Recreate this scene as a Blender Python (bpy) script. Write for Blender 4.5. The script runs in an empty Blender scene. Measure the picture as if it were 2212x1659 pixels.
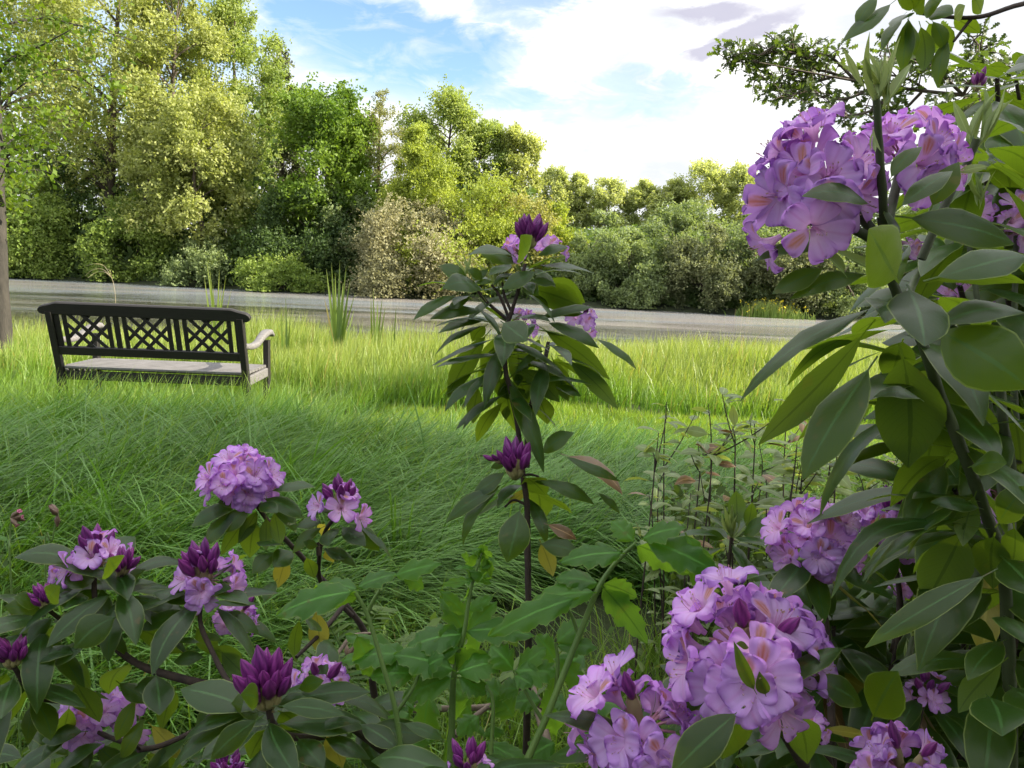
import bpy, math, random
import numpy as np
from mathutils import Vector, Matrix
rng = np.random.default_rng(7)
random.seed(7)
R = math.radians
scene = bpy.context.scene
COL = scene.collection

# ------------------------------------------------------------------ camera
CAM = np.array([0.0, 0.0, 1.30])
PITCH, ROLL, FPX = R(8.4), R(2.4), 1662.0
cam_d = bpy.data.cameras.new('camera')
cam_d.sensor_width = 36.0
cam_d.lens = 36.0 * FPX / 2212.0
cam_d.clip_start = 0.02
cam_d.clip_end = 3000
cam = bpy.data.objects.new('camera', cam_d)
COL.objects.link(cam)
MCAM = Matrix.Rotation(math.pi / 2 - PITCH, 3, 'X') @ Matrix.Rotation(ROLL, 3, 'Z')
cam.matrix_world = Matrix.Translation(Vector(CAM)) @ MCAM.to_4x4()
scene.camera = cam
RC = np.array(MCAM)

def ray(u, v):
    return RC @ np.array([(u - 1106.0) / FPX, (829.5 - v) / FPX, -1.0])

def at(u, v, d):
    return CAM + d * ray(u, v)

def at_z(u, v, z):
    r = ray(u, v)
    return CAM + r * ((z - CAM[2]) / r[2])

def to_px(P):
    q = RC.T @ (np.asarray(P) - CAM)
    return 1106 + FPX * q[0] / -q[2], 829.5 - FPX * q[1] / -q[2], -q[2]

def nrm(v):
    v = np.asarray(v, float)
    n = np.linalg.norm(v, axis=-1, keepdims=True)
    return v / np.maximum(n, 1e-9)

def sstep(a, b, x):
    t = np.clip((np.asarray(x, float) - a) / (b - a), 0, 1)
    return t * t * (3 - 2 * t)

# ------------------------------------------------------------------ mesh builder
class Geo:
    def __init__(self):
        self.V, self.F, self.A, self.M, self.n = [], [], [], [], 0
    def add(self, V, F, A=None, m=0):
        V = np.asarray(V, np.float32).reshape(-1, 3)
        F = np.asarray(F, np.int64).reshape(-1, 4)
        if A is None:
            A = np.full((len(V), 3), 0.5, np.float32)
        A = np.broadcast_to(np.asarray(A, np.float32), (len(V), 3))
        self.V.append(V); self.F.append(F + self.n); self.A.append(A)
        self.M.append(np.full(len(F), m, np.int32)); self.n += len(V)
    def mesh(self, name, mats, loc=(0, 0, 0), smooth=True):
        me = bpy.data.meshes.new(name)
        V = np.concatenate(self.V) - np.asarray(loc, np.float32)
        F = np.concatenate(self.F).astype(np.int32); A = np.concatenate(self.A); M = np.concatenate(self.M)
        nf = len(F)
        me.vertices.add(len(V)); me.vertices.foreach_set('co', V.astype(np.float32).ravel())
        me.loops.add(nf * 4); me.loops.foreach_set('vertex_index', F.ravel())
        me.polygons.add(nf)
        me.polygons.foreach_set('loop_start', np.arange(0, nf * 4, 4, dtype=np.int32))
        me.polygons.foreach_set('loop_total', np.full(nf, 4, np.int32))
        me.polygons.foreach_set('material_index', M)
        me.polygons.foreach_set('use_smooth', np.full(nf, smooth, bool))
        at_ = me.attributes.new('P', 'FLOAT_COLOR', 'POINT')
        at_.data.foreach_set('color', np.concatenate([A, np.ones((len(A), 1), np.float32)], 1).ravel())
        for m in (mats if isinstance(mats, (list, tuple)) else [mats]):
            me.materials.append(m)
        me.update(calc_edges=True)
        return me

LOC = {}
def link(o, parent=None, loc=(0, 0, 0)):
    """loc is a world position; parents here are never rotated."""
    COL.objects.link(o)
    loc = np.asarray(loc, float)
    LOC[o.name] = loc
    if parent is not None:
        o.parent = parent
        loc = loc - LOC[parent.name]
    o.location = loc
    return o

def thing(name, label, cat, loc, group=None):
    o = bpy.data.objects.new(name, None)
    o.empty_display_size = 0.1
    link(o, None, loc)
    o['label'] = label; o['category'] = cat
    if group: o['group'] = group
    return o

def part(name, geo, mats, parent, loc=None, smooth=True):
    if loc is None: loc = LOC[parent.name]
    return link(bpy.data.objects.new(name, geo.mesh(name, mats, loc, smooth)), parent, loc)

def solo(name, geo, mats, kind=None, label=None, cat=None, loc=(0, 0, 0), smooth=True):
    o = link(bpy.data.objects.new(name, geo.mesh(name, mats, loc, smooth)), None, loc)
    if kind: o['kind'] = kind
    if label: o['label'] = label
    if cat: o['category'] = cat
    return o

_gf = {}
def gfaces(nu, nv, wrap=False):
    k = (nu, nv, wrap)
    if k not in _gf:
        f = []
        for i in range(nu - 1):
            for j in range(nv if wrap else nv - 1):
                j2 = (j + 1) % nv
                f.append((i * nv + j, i * nv + j2, (i + 1) * nv + j2, (i + 1) * nv + j))
        _gf[k] = np.array(f)
    return _gf[k]

def smooth_path(pts, k=4):
    P = np.asarray(pts, float)
    if len(P) < 3: 
        t = np.linspace(0, 1, k + 1)[:, None]
        return P[0] * (1 - t) + P[-1] * t
    Q = np.vstack([2 * P[0] - P[1], P, 2 * P[-1] - P[-2]])
    out = []
    for i in range(1, len(Q) - 2):
        for s in np.linspace(0, 1, k, endpoint=False):
            a, b, c, d = Q[i - 1], Q[i], Q[i + 1], Q[i + 2]
            out.append(0.5 * (2 * b + (c - a) * s + (2 * a - 5 * b + 4 * c - d) * s ** 2 + (3 * b - a - 3 * c + d) * s ** 3))
    out.append(P[-1])
    return np.array(out)

def tube(g, pts, r0, r1=None, n=6, m=0, A=None, k=4, rough=0.0, radii=None):
    P = smooth_path(pts, k) if k else np.asarray(pts, float)
    N = len(P)
    r1 = r0 if r1 is None else r1
    rr = np.linspace(r0, r1, N) if radii is None else np.interp(np.linspace(0, 1, N), np.linspace(0, 1, len(radii)), radii)
    T = nrm(np.gradient(P, axis=0))
    ref = np.array([0.0, 0, 1]) if abs(T[0][2]) < 0.9 else np.array([1.0, 0, 0])
    u = nrm(np.cross(T[0], ref)); V = []
    for i in range(N):
        u = nrm(u - T[i] * np.dot(u, T[i])); w = np.cross(T[i], u)
        a = np.linspace(0, 2 * math.pi, n, endpoint=False)
        rad = rr[i] * (1 + (rough * rng.uniform(-1, 1, n) if rough else 0))
        V.append(P[i] + (np.cos(a) * rad)[:, None] * u + (np.sin(a) * rad)[:, None] * w)
    if A is None:
        tt = np.repeat(np.linspace(0, 1, N), n)
        A = np.stack([np.tile(np.linspace(0, 1, n), N), tt, np.full(N * n, rng.random())], 1)
    g.add(np.concatenate(V), gfaces(N, n, True), A, m)

def box(g, c, s, rot=None, m=0, A=None, bev=0.0):
    s = np.asarray(s, float) / 2
    V = np.array([(-1, -1, -1), (1, -1, -1), (1, 1, -1), (-1, 1, -1), (-1, -1, 1), (1, -1, 1), (1, 1, 1), (-1, 1, 1)], float) * s
    if rot is not None: V = V @ np.asarray(rot).T
    F = [(0, 3, 2, 1), (4, 5, 6, 7), (0, 1, 5, 4), (1, 2, 6, 5), (2, 3, 7, 6), (3, 0, 4, 7)]
    g.add(V + np.asarray(c, float), F, A, m)

# ------------------------------------------------------------------ materials
def new_mat(name):
    m = bpy.data.materials.new(name); m.use_nodes = True
    nt = m.node_tree; nt.nodes.clear()
    return m, nt, nt.nodes, nt.links

def N(nt, typ, **kw):
    n = nt.nodes.new(typ)
    for k, v in kw.items():
        if k.startswith('i_'):
            n.inputs[k[2:].replace('_', ' ')].default_value = v
        else: setattr(n, k, v)
    return n

def ramp(nt, fac, stops):
    r = nt.nodes.new('ShaderNodeValToRGB')
    e = r.color_ramp.elements
    while len(e) < len(stops): e.new(0.5)
    for el, (p, c) in zip(e, stops):
        el.position = p; el.color = (*c, 1) if len(c) == 3 else c
    nt.links.new(fac, r.inputs[0])
    return r.outputs[0]

def mixc(nt, fac, a, b):
    n = nt.nodes.new('ShaderNodeMix'); n.data_type = 'RGBA'
    for sock, v in ((0, fac), (6, a), (7, b)):
        if isinstance(v, (int, float)): n.inputs[sock].default_value = v
        elif isinstance(v, (tuple, list)): n.inputs[sock].default_value = (*v, 1)
        else: nt.links.new(v, n.inputs[sock])
    return n.outputs[2]

def math_(nt, op, a, b=None, c=None, clamp=False):
    n = nt.nodes.new('ShaderNodeMath'); n.operation = op; n.use_clamp = clamp
    for i, v in enumerate((a, b, c)):
        if v is None: continue
        if isinstance(v, (int, float)): n.inputs[i].default_value = v
        else: nt.links.new(v, n.inputs[i])
    return n.outputs[0]

def noise(nt, scale, detail=3, rough=0.55, vec=None, dist=0.0):
    n = nt.nodes.new('ShaderNodeTexNoise')
    n.inputs['Scale'].default_value = scale; n.inputs['Detail'].default_value = detail
    n.inputs['Roughness'].default_value = rough; n.inputs['Distortion'].default_value = dist
    if vec is not None: nt.links.new(vec, n.inputs['Vector'])
    return n.outputs['Fac']

def attrP(nt):
    a = nt.nodes.new('ShaderNodeAttribute'); a.attribute_name = 'P'
    s = nt.nodes.new('ShaderNodeSeparateColor'); nt.links.new(a.outputs['Color'], s.inputs[0])
    return s.outputs[0], s.outputs[1], s.outputs[2], a.outputs['Color']

def leaf_out(nt, base, trans, tfac, rough, spec, coat=0.0):
    p = N(nt, 'ShaderNodeBsdfPrincipled')
    nt.links.new(base, p.inputs['Base Color'])
    if isinstance(rough, float): p.inputs['Roughness'].default_value = rough
    else: nt.links.new(rough, p.inputs['Roughness'])
    p.inputs['Specular IOR Level'].default_value = spec
    t = N(nt, 'ShaderNodeBsdfTranslucent'); nt.links.new(trans, t.inputs['Color'])
    mx = N(nt, 'ShaderNodeMixShader'); mx.inputs[0].default_value = tfac
    nt.links.new(p.outputs[0], mx.inputs[1]); nt.links.new(t.outputs[0], mx.inputs[2])
    o = N(nt, 'ShaderNodeOutputMaterial'); nt.links.new(mx.outputs[0], o.inputs[0])
    return p

def foliage(name, c1, c2, tmul=(1.5, 1.5, 0.7), tfac=0.4, rough=0.55, spec=0.35, nscale=0.35):
    m, nt, nd, lk = new_mat(name)
    u, t, r, _ = attrP(nt)
    g = N(nt, 'ShaderNodeNewGeometry')
    nz = noise(nt, nscale, 2, 0.5, g.outputs['Position'])
    f = math_(nt, 'ADD', math_(nt, 'MULTIPLY', r, 0.6), math_(nt, 'MULTIPLY', math_(nt, 'SUBTRACT', nz, 0.3), 1.0), clamp=True)
    base = mixc(nt, f, c1, c2)
    mul = N(nt, 'ShaderNodeMix', data_type='RGBA', blend_type='MULTIPLY'); mul.inputs[0].default_value = 1
    lk.new(base, mul.inputs[6]); mul.inputs[7].default_value = (*tmul, 1)
    leaf_out(nt, base, mul.outputs[2], tfac, rough, spec)
    return m

def grassmat(name, lo, hi, tip, tfac=0.45):
    m, nt, nd, lk = new_mat(name)
    u, t, r, _ = attrP(nt)
    g = N(nt, 'ShaderNodeNewGeometry')
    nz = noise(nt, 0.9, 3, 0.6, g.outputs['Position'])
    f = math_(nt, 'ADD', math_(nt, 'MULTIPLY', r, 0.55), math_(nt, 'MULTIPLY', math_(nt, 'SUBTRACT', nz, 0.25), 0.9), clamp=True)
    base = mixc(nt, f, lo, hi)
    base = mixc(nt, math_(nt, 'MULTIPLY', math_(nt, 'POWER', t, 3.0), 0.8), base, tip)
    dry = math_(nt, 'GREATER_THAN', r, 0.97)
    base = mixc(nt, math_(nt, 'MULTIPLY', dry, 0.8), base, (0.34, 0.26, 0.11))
    mul = N(nt, 'ShaderNodeMix', data_type='RGBA', blend_type='MULTIPLY'); mul.inputs[0].default_value = 1
    lk.new(base, mul.inputs[6]); mul.inputs[7].default_value = (1.5, 1.45, 0.5, 1)
    leaf_out(nt, base, mul.outputs[2], tfac, 0.42, 0.4)
    return m

def barkmat(name, c1, c2, scale=14, stretch=0.25, rough=0.85):
    m, nt, nd, lk = new_mat(name)
    tc = N(nt, 'ShaderNodeTexCoord'); mp = N(nt, 'ShaderNodeMapping')
    mp.inputs['Scale'].default_value = (1, 1, stretch); lk.new(tc.outputs['Object'], mp.inputs[0])
    nz = noise(nt, scale, 5, 0.65, mp.outputs[0]); n2 = noise(nt, scale * 0.2, 2, 0.5, mp.outputs[0])
    f = math_(nt, 'ADD', math_(nt, 'MULTIPLY', nz, 0.8), math_(nt, 'MULTIPLY', n2, 0.3), clamp=True)
    base = ramp(nt, f, [(0.3, c1), (0.75, c2)])
    p = N(nt, 'ShaderNodeBsdfPrincipled'); lk.new(base, p.inputs['Base Color']); p.inputs['Roughness'].default_value = rough
    b = N(nt, 'ShaderNodeBump'); b.inputs['Strength'].default_value = 0.7; b.inputs['Distance'].default_value = 0.02 if scale < 30 else 0.0015
    lk.new(nz, b.inputs['Height']); lk.new(b.outputs[0], p.inputs['Normal'])
    o = N(nt, 'ShaderNodeOutputMaterial'); lk.new(p.outputs[0], o.inputs[0])
    return m

def rhodo_leaf(name, top1, top2, und, tr, tfac=0.3, rough=0.32, blemish=True, spec=0.5):
    m, nt, nd, lk = new_mat(name)
    u, t, r, _ = attrP(nt)
    g = N(nt, 'ShaderNodeNewGeometry')
    nz = noise(nt, 28, 4, 0.6, g.outputs['Position'])
    n2 = noise(nt, 6, 2, 0.5, g.outputs['Position'])
    top = mixc(nt, r, top1, top2)
    top = mixc(nt, math_(nt, 'MULTIPLY', nz, 0.35), top, tuple(c * 0.55 for c in top1))
    # veins: midrib and slanting side veins
    du = math_(nt, 'ABSOLUTE', math_(nt, 'SUBTRACT', u, 0.5))
    rib = math_(nt, 'LESS_THAN', du, 0.035)
    ph = math_(nt, 'SUBTRACT', math_(nt, 'MULTIPLY', t, 16.0), math_(nt, 'MULTIPLY', du, 7.0))
    sv = math_(nt, 'LESS_THAN', math_(nt, 'ABSOLUTE', math_(nt, 'SUBTRACT', math_(nt, 'FRACT', ph), 0.5)), 0.07)
    vein = math_(nt, 'MAXIMUM', rib, math_(nt, 'MULTIPLY', sv, 0.22))
    topv = mixc(nt, math_(nt, 'MULTIPLY', vein, 0.55), top, tuple(min(1, c * 2.6 + 0.02) for c in top2))
    edge = math_(nt, 'MULTIPLY', math_(nt, 'GREATER_THAN', du, 0.472), 0.55)
    topv = mixc(nt, edge, topv, (0.22, 0.27, 0.07))
    undv = mixc(nt, math_(nt, 'MULTIPLY', vein, 0.5), und, tuple(c * 0.6 for c in und))
    undv = mixc(nt, math_(nt, 'MULTIPLY', n2, 0.3), undv, tuple(c * 0.7 for c in und))
    base = mixc(nt, g.outputs['Backfacing'], topv, undv)
    trc = mixc(nt, math_(nt, 'MULTIPLY', vein, 0.7), tr, tuple(c * 0.35 for c in tr))
    trc = mixc(nt, math_(nt, 'MULTIPLY', n2, 0.5), trc, (tr[0] * 0.45, tr[1] * 0.75, tr[2]))
    if blemish:
        spots = ramp(nt, noise(nt, 60, 2, 0.5, g.outputs['Position']), [(0.68, (0, 0, 0)), (0.74, (1, 1, 1))])
        base = mixc(nt, math_(nt, 'MULTIPLY', spots, 0.6), base, (0.10, 0.06, 0.02))
    ro = math_(nt, 'ADD', rough, math_(nt, 'MULTIPLY', g.outputs['Backfacing'], 0.25))
    ro = math_(nt, 'ADD', ro, math_(nt, 'MULTIPLY', nz, 0.12))
    p = leaf_out(nt, base, trc, tfac, ro, spec)
    b = N(nt, 'ShaderNodeBump'); b.inputs['Strength'].default_value = 0.25; b.inputs['Distance'].default_value = 0.002
    lk.new(math_(nt, 'ADD', math_(nt, 'MULTIPLY', vein, -0.6), math_(nt, 'MULTIPLY', nz, 0.8)), b.inputs['Height']); lk.new(b.outputs[0], p.inputs['Normal'])
    return m

def pigment_mat(name, tmul=(1.2, 0.9, 1.2), tfac=0.4, rough=0.55, spec=0.25, bumpscale=0):
    """colour is the pigment stored with the mesh"""
    m, nt, nd, lk = new_mat(name)
    _, _, _, c = attrP(nt)
    g = N(nt, 'ShaderNodeNewGeometry')
    nz = noise(nt, 160, 3, 0.6, g.outputs['Position'])
    oi = N(nt, 'ShaderNodeObjectInfo')
    hs = N(nt, 'ShaderNodeHueSaturation')
    lk.new(math_(nt, 'ADD', 0.485, math_(nt, 'MULTIPLY', oi.outputs['Random'], 0.03)), hs.inputs['Hue'])
    lk.new(math_(nt, 'ADD', 0.80, math_(nt, 'ADD', math_(nt, 'MULTIPLY', oi.outputs['Random'], 0.22), math_(nt, 'MULTIPLY', nz, 0.2))), hs.inputs['Value'])
    lk.new(c, hs.inputs['Color'])
    mul = N(nt, 'ShaderNodeMix', data_type='RGBA', blend_type='MULTIPLY'); mul.inputs[0].default_value = 1
    lk.new(hs.outputs[0], mul.inputs[6]); mul.inputs[7].default_value = (*tmul, 1)
    p = leaf_out(nt, hs.outputs[0], mul.outputs[2], tfac, rough, spec)
    b = N(nt, 'ShaderNodeBump'); b.inputs['Strength'].default_value = 0.2; b.inputs['Distance'].default_value = 0.001
    lk.new(nz, b.inputs['Height']); lk.new(b.outputs[0], p.inputs['Normal'])
    return m

MT = {}
MT['bark_dark'] = barkmat('dark_bark', (0.03, 0.022, 0.016), (0.13, 0.10, 0.075))
MT['bark_brown'] = barkmat('brown_bark', (0.012, 0.011, 0.008), (0.050, 0.043, 0.034), 22)
MT['bark_pale'] = barkmat('pale_bark', (0.12, 0.11, 0.09), (0.36, 0.33, 0.27), 8)
MT['twig'] = barkmat('twig_bark', (0.012, 0.008, 0.007), (0.055, 0.035, 0.027), 60, 1)
MT['twig_green'] = barkmat('green_shoot', (0.018, 0.028, 0.010), (0.055, 0.075, 0.025), 40, 1, 0.6)
MT['dead_wood'] = barkmat('dead_wood', (0.05, 0.035, 0.025), (0.26, 0.20, 0.15), 30, 1)
MT['poplar'] = foliage('poplar_leaf', (0.20, 0.24, 0.06), (0.44, 0.47, 0.19), tfac=0.45)
MT['poplar_green'] = foliage('poplar_leaf_greener', (0.16, 0.23, 0.055), (0.34, 0.40, 0.13), tfac=0.45)
MT['lime'] = foliage('lime_leaf', (0.11, 0.18, 0.03), (0.32, 0.40, 0.10))
MT['dark'] = foliage('dark_leaf', (0.03, 0.06, 0.018), (0.10, 0.16, 0.045))
MT['maple'] = foliage('maple_leaf', (0.06, 0.13, 0.012), (0.20, 0.29, 0.04))
MT['yellow'] = foliage('yellow_green_leaf', (0.17, 0.22, 0.03), (0.36, 0.42, 0.08))
MT['ochre'] = foliage('ochre_leaf', (0.20, 0.21, 0.06), (0.36, 0.35, 0.11))
MT['sallow'] = foliage('sallow_leaf', (0.18, 0.185, 0.09), (0.42, 0.40, 0.24), tmul=(1.2, 1.15, 0.8))
MT['olive'] = foliage('olive_leaf', (0.11, 0.155, 0.06), (0.25, 0.31, 0.14))
MT['sallow_green'] = foliage('grey_sallow_leaf', (0.12, 0.145, 0.065), (0.30, 0.32, 0.16), tmul=(1.2, 1.2, 0.7))
MT['conifer'] = foliage('conifer_needle', (0.04, 0.055, 0.022), (0.11, 0.12, 0.05), tfac=0.15)
MT['brown'] = foliage('brown_twig_leaf', (0.16, 0.18, 0.07), (0.29, 0.30, 0.13))
MT['near_tree'] = foliage('near_tree_leaf', (0.05, 0.11, 0.012), (0.16, 0.24, 0.03), tmul=(1.6, 1.5, 0.4), tfac=0.5, nscale=1.5)
MT['oak'] = foliage('oak_leaf', (0.04, 0.065, 0.02), (0.10, 0.14, 0.04), tmul=(1.6, 1.7, 0.5), tfac=0.4, nscale=2)
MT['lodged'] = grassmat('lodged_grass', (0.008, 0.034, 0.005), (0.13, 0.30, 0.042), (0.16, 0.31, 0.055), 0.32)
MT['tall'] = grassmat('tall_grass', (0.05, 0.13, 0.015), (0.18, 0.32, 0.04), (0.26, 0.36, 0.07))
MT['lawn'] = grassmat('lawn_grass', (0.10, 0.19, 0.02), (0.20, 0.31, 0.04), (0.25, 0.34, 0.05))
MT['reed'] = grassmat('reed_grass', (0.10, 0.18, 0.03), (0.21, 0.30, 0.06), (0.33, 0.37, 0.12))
MT['flag'] = grassmat('flag_blade', (0.06, 0.12, 0.03), (0.14, 0.22, 0.05), (0.22, 0.26, 0.06), 0.3)
MT['dry'] = grassmat('dry_stalk', (0.24, 0.20, 0.11), (0.38, 0.33, 0.2), (0.4, 0.36, 0.24), 0.2)
MT['rhodo'] = rhodo_leaf('rhododendron_leaf', (0.006, 0.026, 0.005), (0.018, 0.055, 0.009), (0.05, 0.09, 0.022), (0.28, 0.40, 0.014), 0.38, 0.26, True, 0.36)
MT['rhodo_yellow'] = rhodo_leaf('yellowing_leaf', (0.19, 0.18, 0.02), (0.26, 0.22, 0.03), (0.22, 0.21, 0.04), (0.6, 0.5, 0.04), 0.4)
MT['rhodo_dead'] = rhodo_leaf('withered_leaf', (0.11, 0.06, 0.025), (0.2, 0.12, 0.05), (0.2, 0.14, 0.07), (0.3, 0.16, 0.04), 0.2)
MT['shoot'] = rhodo_leaf('young_leaf', (0.12, 0.19, 0.05), (0.2, 0.27, 0.08), (0.25, 0.32, 0.14), (0.45, 0.5, 0.1), 0.35, 0.5, False)
MT['hog'] = rhodo_leaf('hogweed_leaf', (0.022, 0.085, 0.010), (0.05, 0.15, 0.016), (0.06, 0.15, 0.025), (0.34, 0.58, 0.03), 0.46, 0.36, True, 0.3)
MT['small_leaf'] = rhodo_leaf('small_shrub_leaf', (0.09, 0.14, 0.045), (0.19, 0.25, 0.09), (0.22, 0.26, 0.12), (0.45, 0.50, 0.07), 0.40, 0.32)
MT['weed'] = foliage('weed_leaf', (0.03, 0.07, 0.012), (0.11, 0.18, 0.03), nscale=3)
MT['petal'] = pigment_mat('petal', tmul=(1.15, 0.95, 1.15), tfac=0.45)
MT['bud'] = pigment_mat('bud_skin', tfac=0.12, rough=0.42, spec=0.4)
MT['hog_stem'] = barkmat('hogweed_stem', (0.06, 0.12, 0.025), (0.13, 0.21, 0.05), 40, 0.1, 0.5)
# ------------------------------------------------------------------ light and sky
SUN_AZ, SUN_EL = R(96), R(30)
SUND = np.array([math.sin(SUN_AZ) * math.cos(SUN_EL), math.cos(SUN_AZ) * math.cos(SUN_EL), math.sin(SUN_EL)])
sl = bpy.data.lights.new('sun', 'SUN'); sl.energy = 4.3; sl.angle = R(0.5); sl.color = (1.0, 0.90, 0.72)
so = bpy.data.objects.new('sun', sl); COL.objects.link(so)
so.rotation_euler = Vector(-SUND).to_track_quat('-Z', 'Y').to_euler()

world = bpy.data.worlds.new('World'); scene.world = world; world.use_nodes = True
wt = world.node_tree; wt.nodes.clear()
sky = N(wt, 'ShaderNodeTexSky'); sky.sky_type = 'NISHITA'; sky.sun_disc = False
sky.sun_elevation = SUN_EL; sky.sun_rotation = SUN_AZ
sky.air_density = 1.0; sky.dust_density = 0.6; sky.ozone_density = 1.5
tc = N(wt, 'ShaderNodeTexCoord'); sx = N(wt, 'ShaderNodeSeparateXYZ'); wt.links.new(tc.outputs['Generated'], sx.inputs[0])
az = math_(wt, 'ARCTAN2', sx.outputs[0], sx.outputs[1]); el = math_(wt, 'ARCSINE', sx.outputs[2])
# drawn-out cloud noise in a plane above
cb = N(wt, 'ShaderNodeCombineXYZ')
wt.links.new(math_(wt, 'MULTIPLY', az, 3.2), cb.inputs[0]); wt.links.new(math_(wt, 'MULTIPLY', el, 7.5), cb.inputs[1])
cn = noise(wt, 1.7, 7, 0.62, cb.outputs[0], 0.35)
cn2 = noise(wt, 4.2, 6, 0.6, cb.outputs[0], 0.6)
def patch(u, v, wu, wv, ang=0.0, w1=0.34, w2=0.12):
    d = ray(u, v); d = d / np.linalg.norm(d)
    a0, e0 = math.atan2(d[0], d[1]), math.asin(d[2])
    da = math_(wt, 'ADD', math_(wt, 'SUBTRACT', az, a0), math_(wt, 'MULTIPLY', math_(wt, 'SUBTRACT', cn, 0.5), w1))
    de = math_(wt, 'ADD', math_(wt, 'SUBTRACT', el, e0), math_(wt, 'MULTIPLY', math_(wt, 'SUBTRACT', cn2, 0.5), w2))
    ca, sa = math.cos(ang), math.sin(ang)
    x = math_(wt, 'ADD', math_(wt, 'MULTIPLY', da, ca), math_(wt, 'MULTIPLY', de, sa))
    y = math_(wt, 'SUBTRACT', math_(wt, 'MULTIPLY', de, ca), math_(wt, 'MULTIPLY', da, sa))
    x = math_(wt, 'POWER', math_(wt, 'ABSOLUTE', math_(wt, 'DIVIDE', x, wu / FPX)), 2)
    y = math_(wt, 'POWER', math_(wt, 'ABSOLUTE', math_(wt, 'DIVIDE', y, wv / FPX)), 2)
    q = math_(wt, 'ADD', x, y)
    return math_(wt, 'SUBTRACT', 1.35, q, clamp=True)
blue = None
for pr, wgt in (((860, 100, 300, 105, -0.12), 1.0), ((640, 190, 170, 26, -0.25), 0.5), ((1130, 10, 110, 40), 0.75), ((470, 20, 160, 120), 0.9),
                ((1400, 215, 190, 55, 0.1), 0.55), ((1050, 180, 200, 50, -0.2), 0.8), ((200, 40, 300, 200), 0.8)):
    p_ = math_(wt, 'MULTIPLY', patch(*pr), wgt)
    blue = p_ if blue is None else math_(wt, 'MAXIMUM', blue, p_)
wisp = math_(wt, 'MULTIPLY', math_(wt, 'SUBTRACT', cn2, 0.47), 2.4, clamp=True)
blue = math_(wt, 'SUBTRACT', blue, math_(wt, 'MULTIPLY', wisp, 0.8), clamp=True)
# away from the part of the sky in the view, broken cloud everywhere
back = math_(wt, 'MULTIPLY', math_(wt, 'SUBTRACT', math_(wt, 'ABSOLUTE', az), 0.8), 2.0, clamp=True)
brok = math_(wt, 'MULTIPLY', math_(wt, 'SUBTRACT', cn, 0.45), 5.0, clamp=True)
blue = math_(wt, 'MAXIMUM', blue, math_(wt, 'MULTIPLY', back, brok))
grey = None
for pr in ((1530, 30, 130, 16, 0.0), (1640, 62, 100, 20, 0.35), (1570, 102, 80, 12, 0.25)):
    p_ = patch(*pr, w1=.16, w2=.03); grey = p_ if grey is None else math_(wt, 'MAXIMUM', grey, p_)
SKY_STR, CLOUD = 0.15, 2.75
hs = N(wt, 'ShaderNodeHueSaturation'); hs.inputs['Saturation'].default_value = 1.08; hs.inputs['Value'].default_value = 0.56
wt.links.new(sky.outputs[0], hs.inputs['Color'])
# cloud above the view brightened, added as fill for the shaded foreground
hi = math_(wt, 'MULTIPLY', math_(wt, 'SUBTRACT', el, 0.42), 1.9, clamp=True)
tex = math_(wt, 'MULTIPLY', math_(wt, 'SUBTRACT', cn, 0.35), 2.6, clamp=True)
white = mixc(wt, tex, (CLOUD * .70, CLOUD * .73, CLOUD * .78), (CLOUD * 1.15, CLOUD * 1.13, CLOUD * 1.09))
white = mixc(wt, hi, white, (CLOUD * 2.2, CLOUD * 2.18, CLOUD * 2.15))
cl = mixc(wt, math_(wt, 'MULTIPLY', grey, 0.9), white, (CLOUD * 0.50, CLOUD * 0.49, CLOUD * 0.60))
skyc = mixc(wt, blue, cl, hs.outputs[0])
# ground half of the world
skyc = mixc(wt, math_(wt, 'MULTIPLY', math_(wt, 'MULTIPLY', el, -20.0), 1.0, clamp=True), skyc, (0.4, 0.45, 0.3))
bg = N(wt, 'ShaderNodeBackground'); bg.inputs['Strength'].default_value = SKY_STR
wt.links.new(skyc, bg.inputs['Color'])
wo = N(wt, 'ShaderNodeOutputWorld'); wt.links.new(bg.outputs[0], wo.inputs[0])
scene.view_settings.view_transform = 'Standard'; scene.view_settings.look = 'None'
scene.view_settings.exposure = 1.7; scene.view_settings.gamma = 1.0
cy = scene.cycles
cy.max_bounces = 7; cy.diffuse_bounces = 3; cy.glossy_bounces = 2; cy.transmission_bounces = 5; cy.transparent_max_bounces = 4
cy.use_adaptive_sampling = True; cy.adaptive_threshold = 0.02
scene.render.use_persistent_data = False

# ------------------------------------------------------------------ ground and water
WATER_Z = -0.5
SH1, SH2 = at_z(20, 600, WATER_Z), at_z(1800, 691, WATER_Z)
SHM = (SH2[1] - SH1[1]) / (SH2[0] - SH1[0])
def y_far(x): return SH1[1] + (np.asarray(x, float) - SH1[0]) * SHM
def y_near(x): return 14.0 + 0.22 * np.clip(x, -30, 30) + 0.35 * np.sin(np.asarray(x, float) * 1.1) + 0.2 * np.sin(np.asarray(x, float) * 2.7)

def ground_z(x, y):
    x = np.asarray(x, float); y = np.asarray(y, float)
    z = 0.05 * np.sin(x * 1.3 + 1) * np.sin(y * 1.1) + 0.02 * np.sin(x * 4.1) * np.sin(y * 3.7 + 2)
    z = z - 0.22 * sstep(3.0, 1.5, y) * sstep(2.5, 0.5, x) - 0.22 * np.exp(-((x - .12) / .5) ** 2 - ((y - 2.55) / .5) ** 2)
    yn, yf = y_near(x), y_far(x)
    z = z * sstep(yn, yn - 4, y) - 0.5 * sstep(yn - 6, yn, y) - 0.9 * sstep(yn, yn + 3, y)
    f = sstep(yf - 3, yf, y) * 0.9 + sstep(yf, yf + 3, y) * 0.9 + 4.0 * sstep(yf + 3, yf + 60, y)
    return z + f + 0.3 * sstep(yf, yf + 5, y) * np.sin(x * 0.7) * np.sin(y * 0.6)

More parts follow.
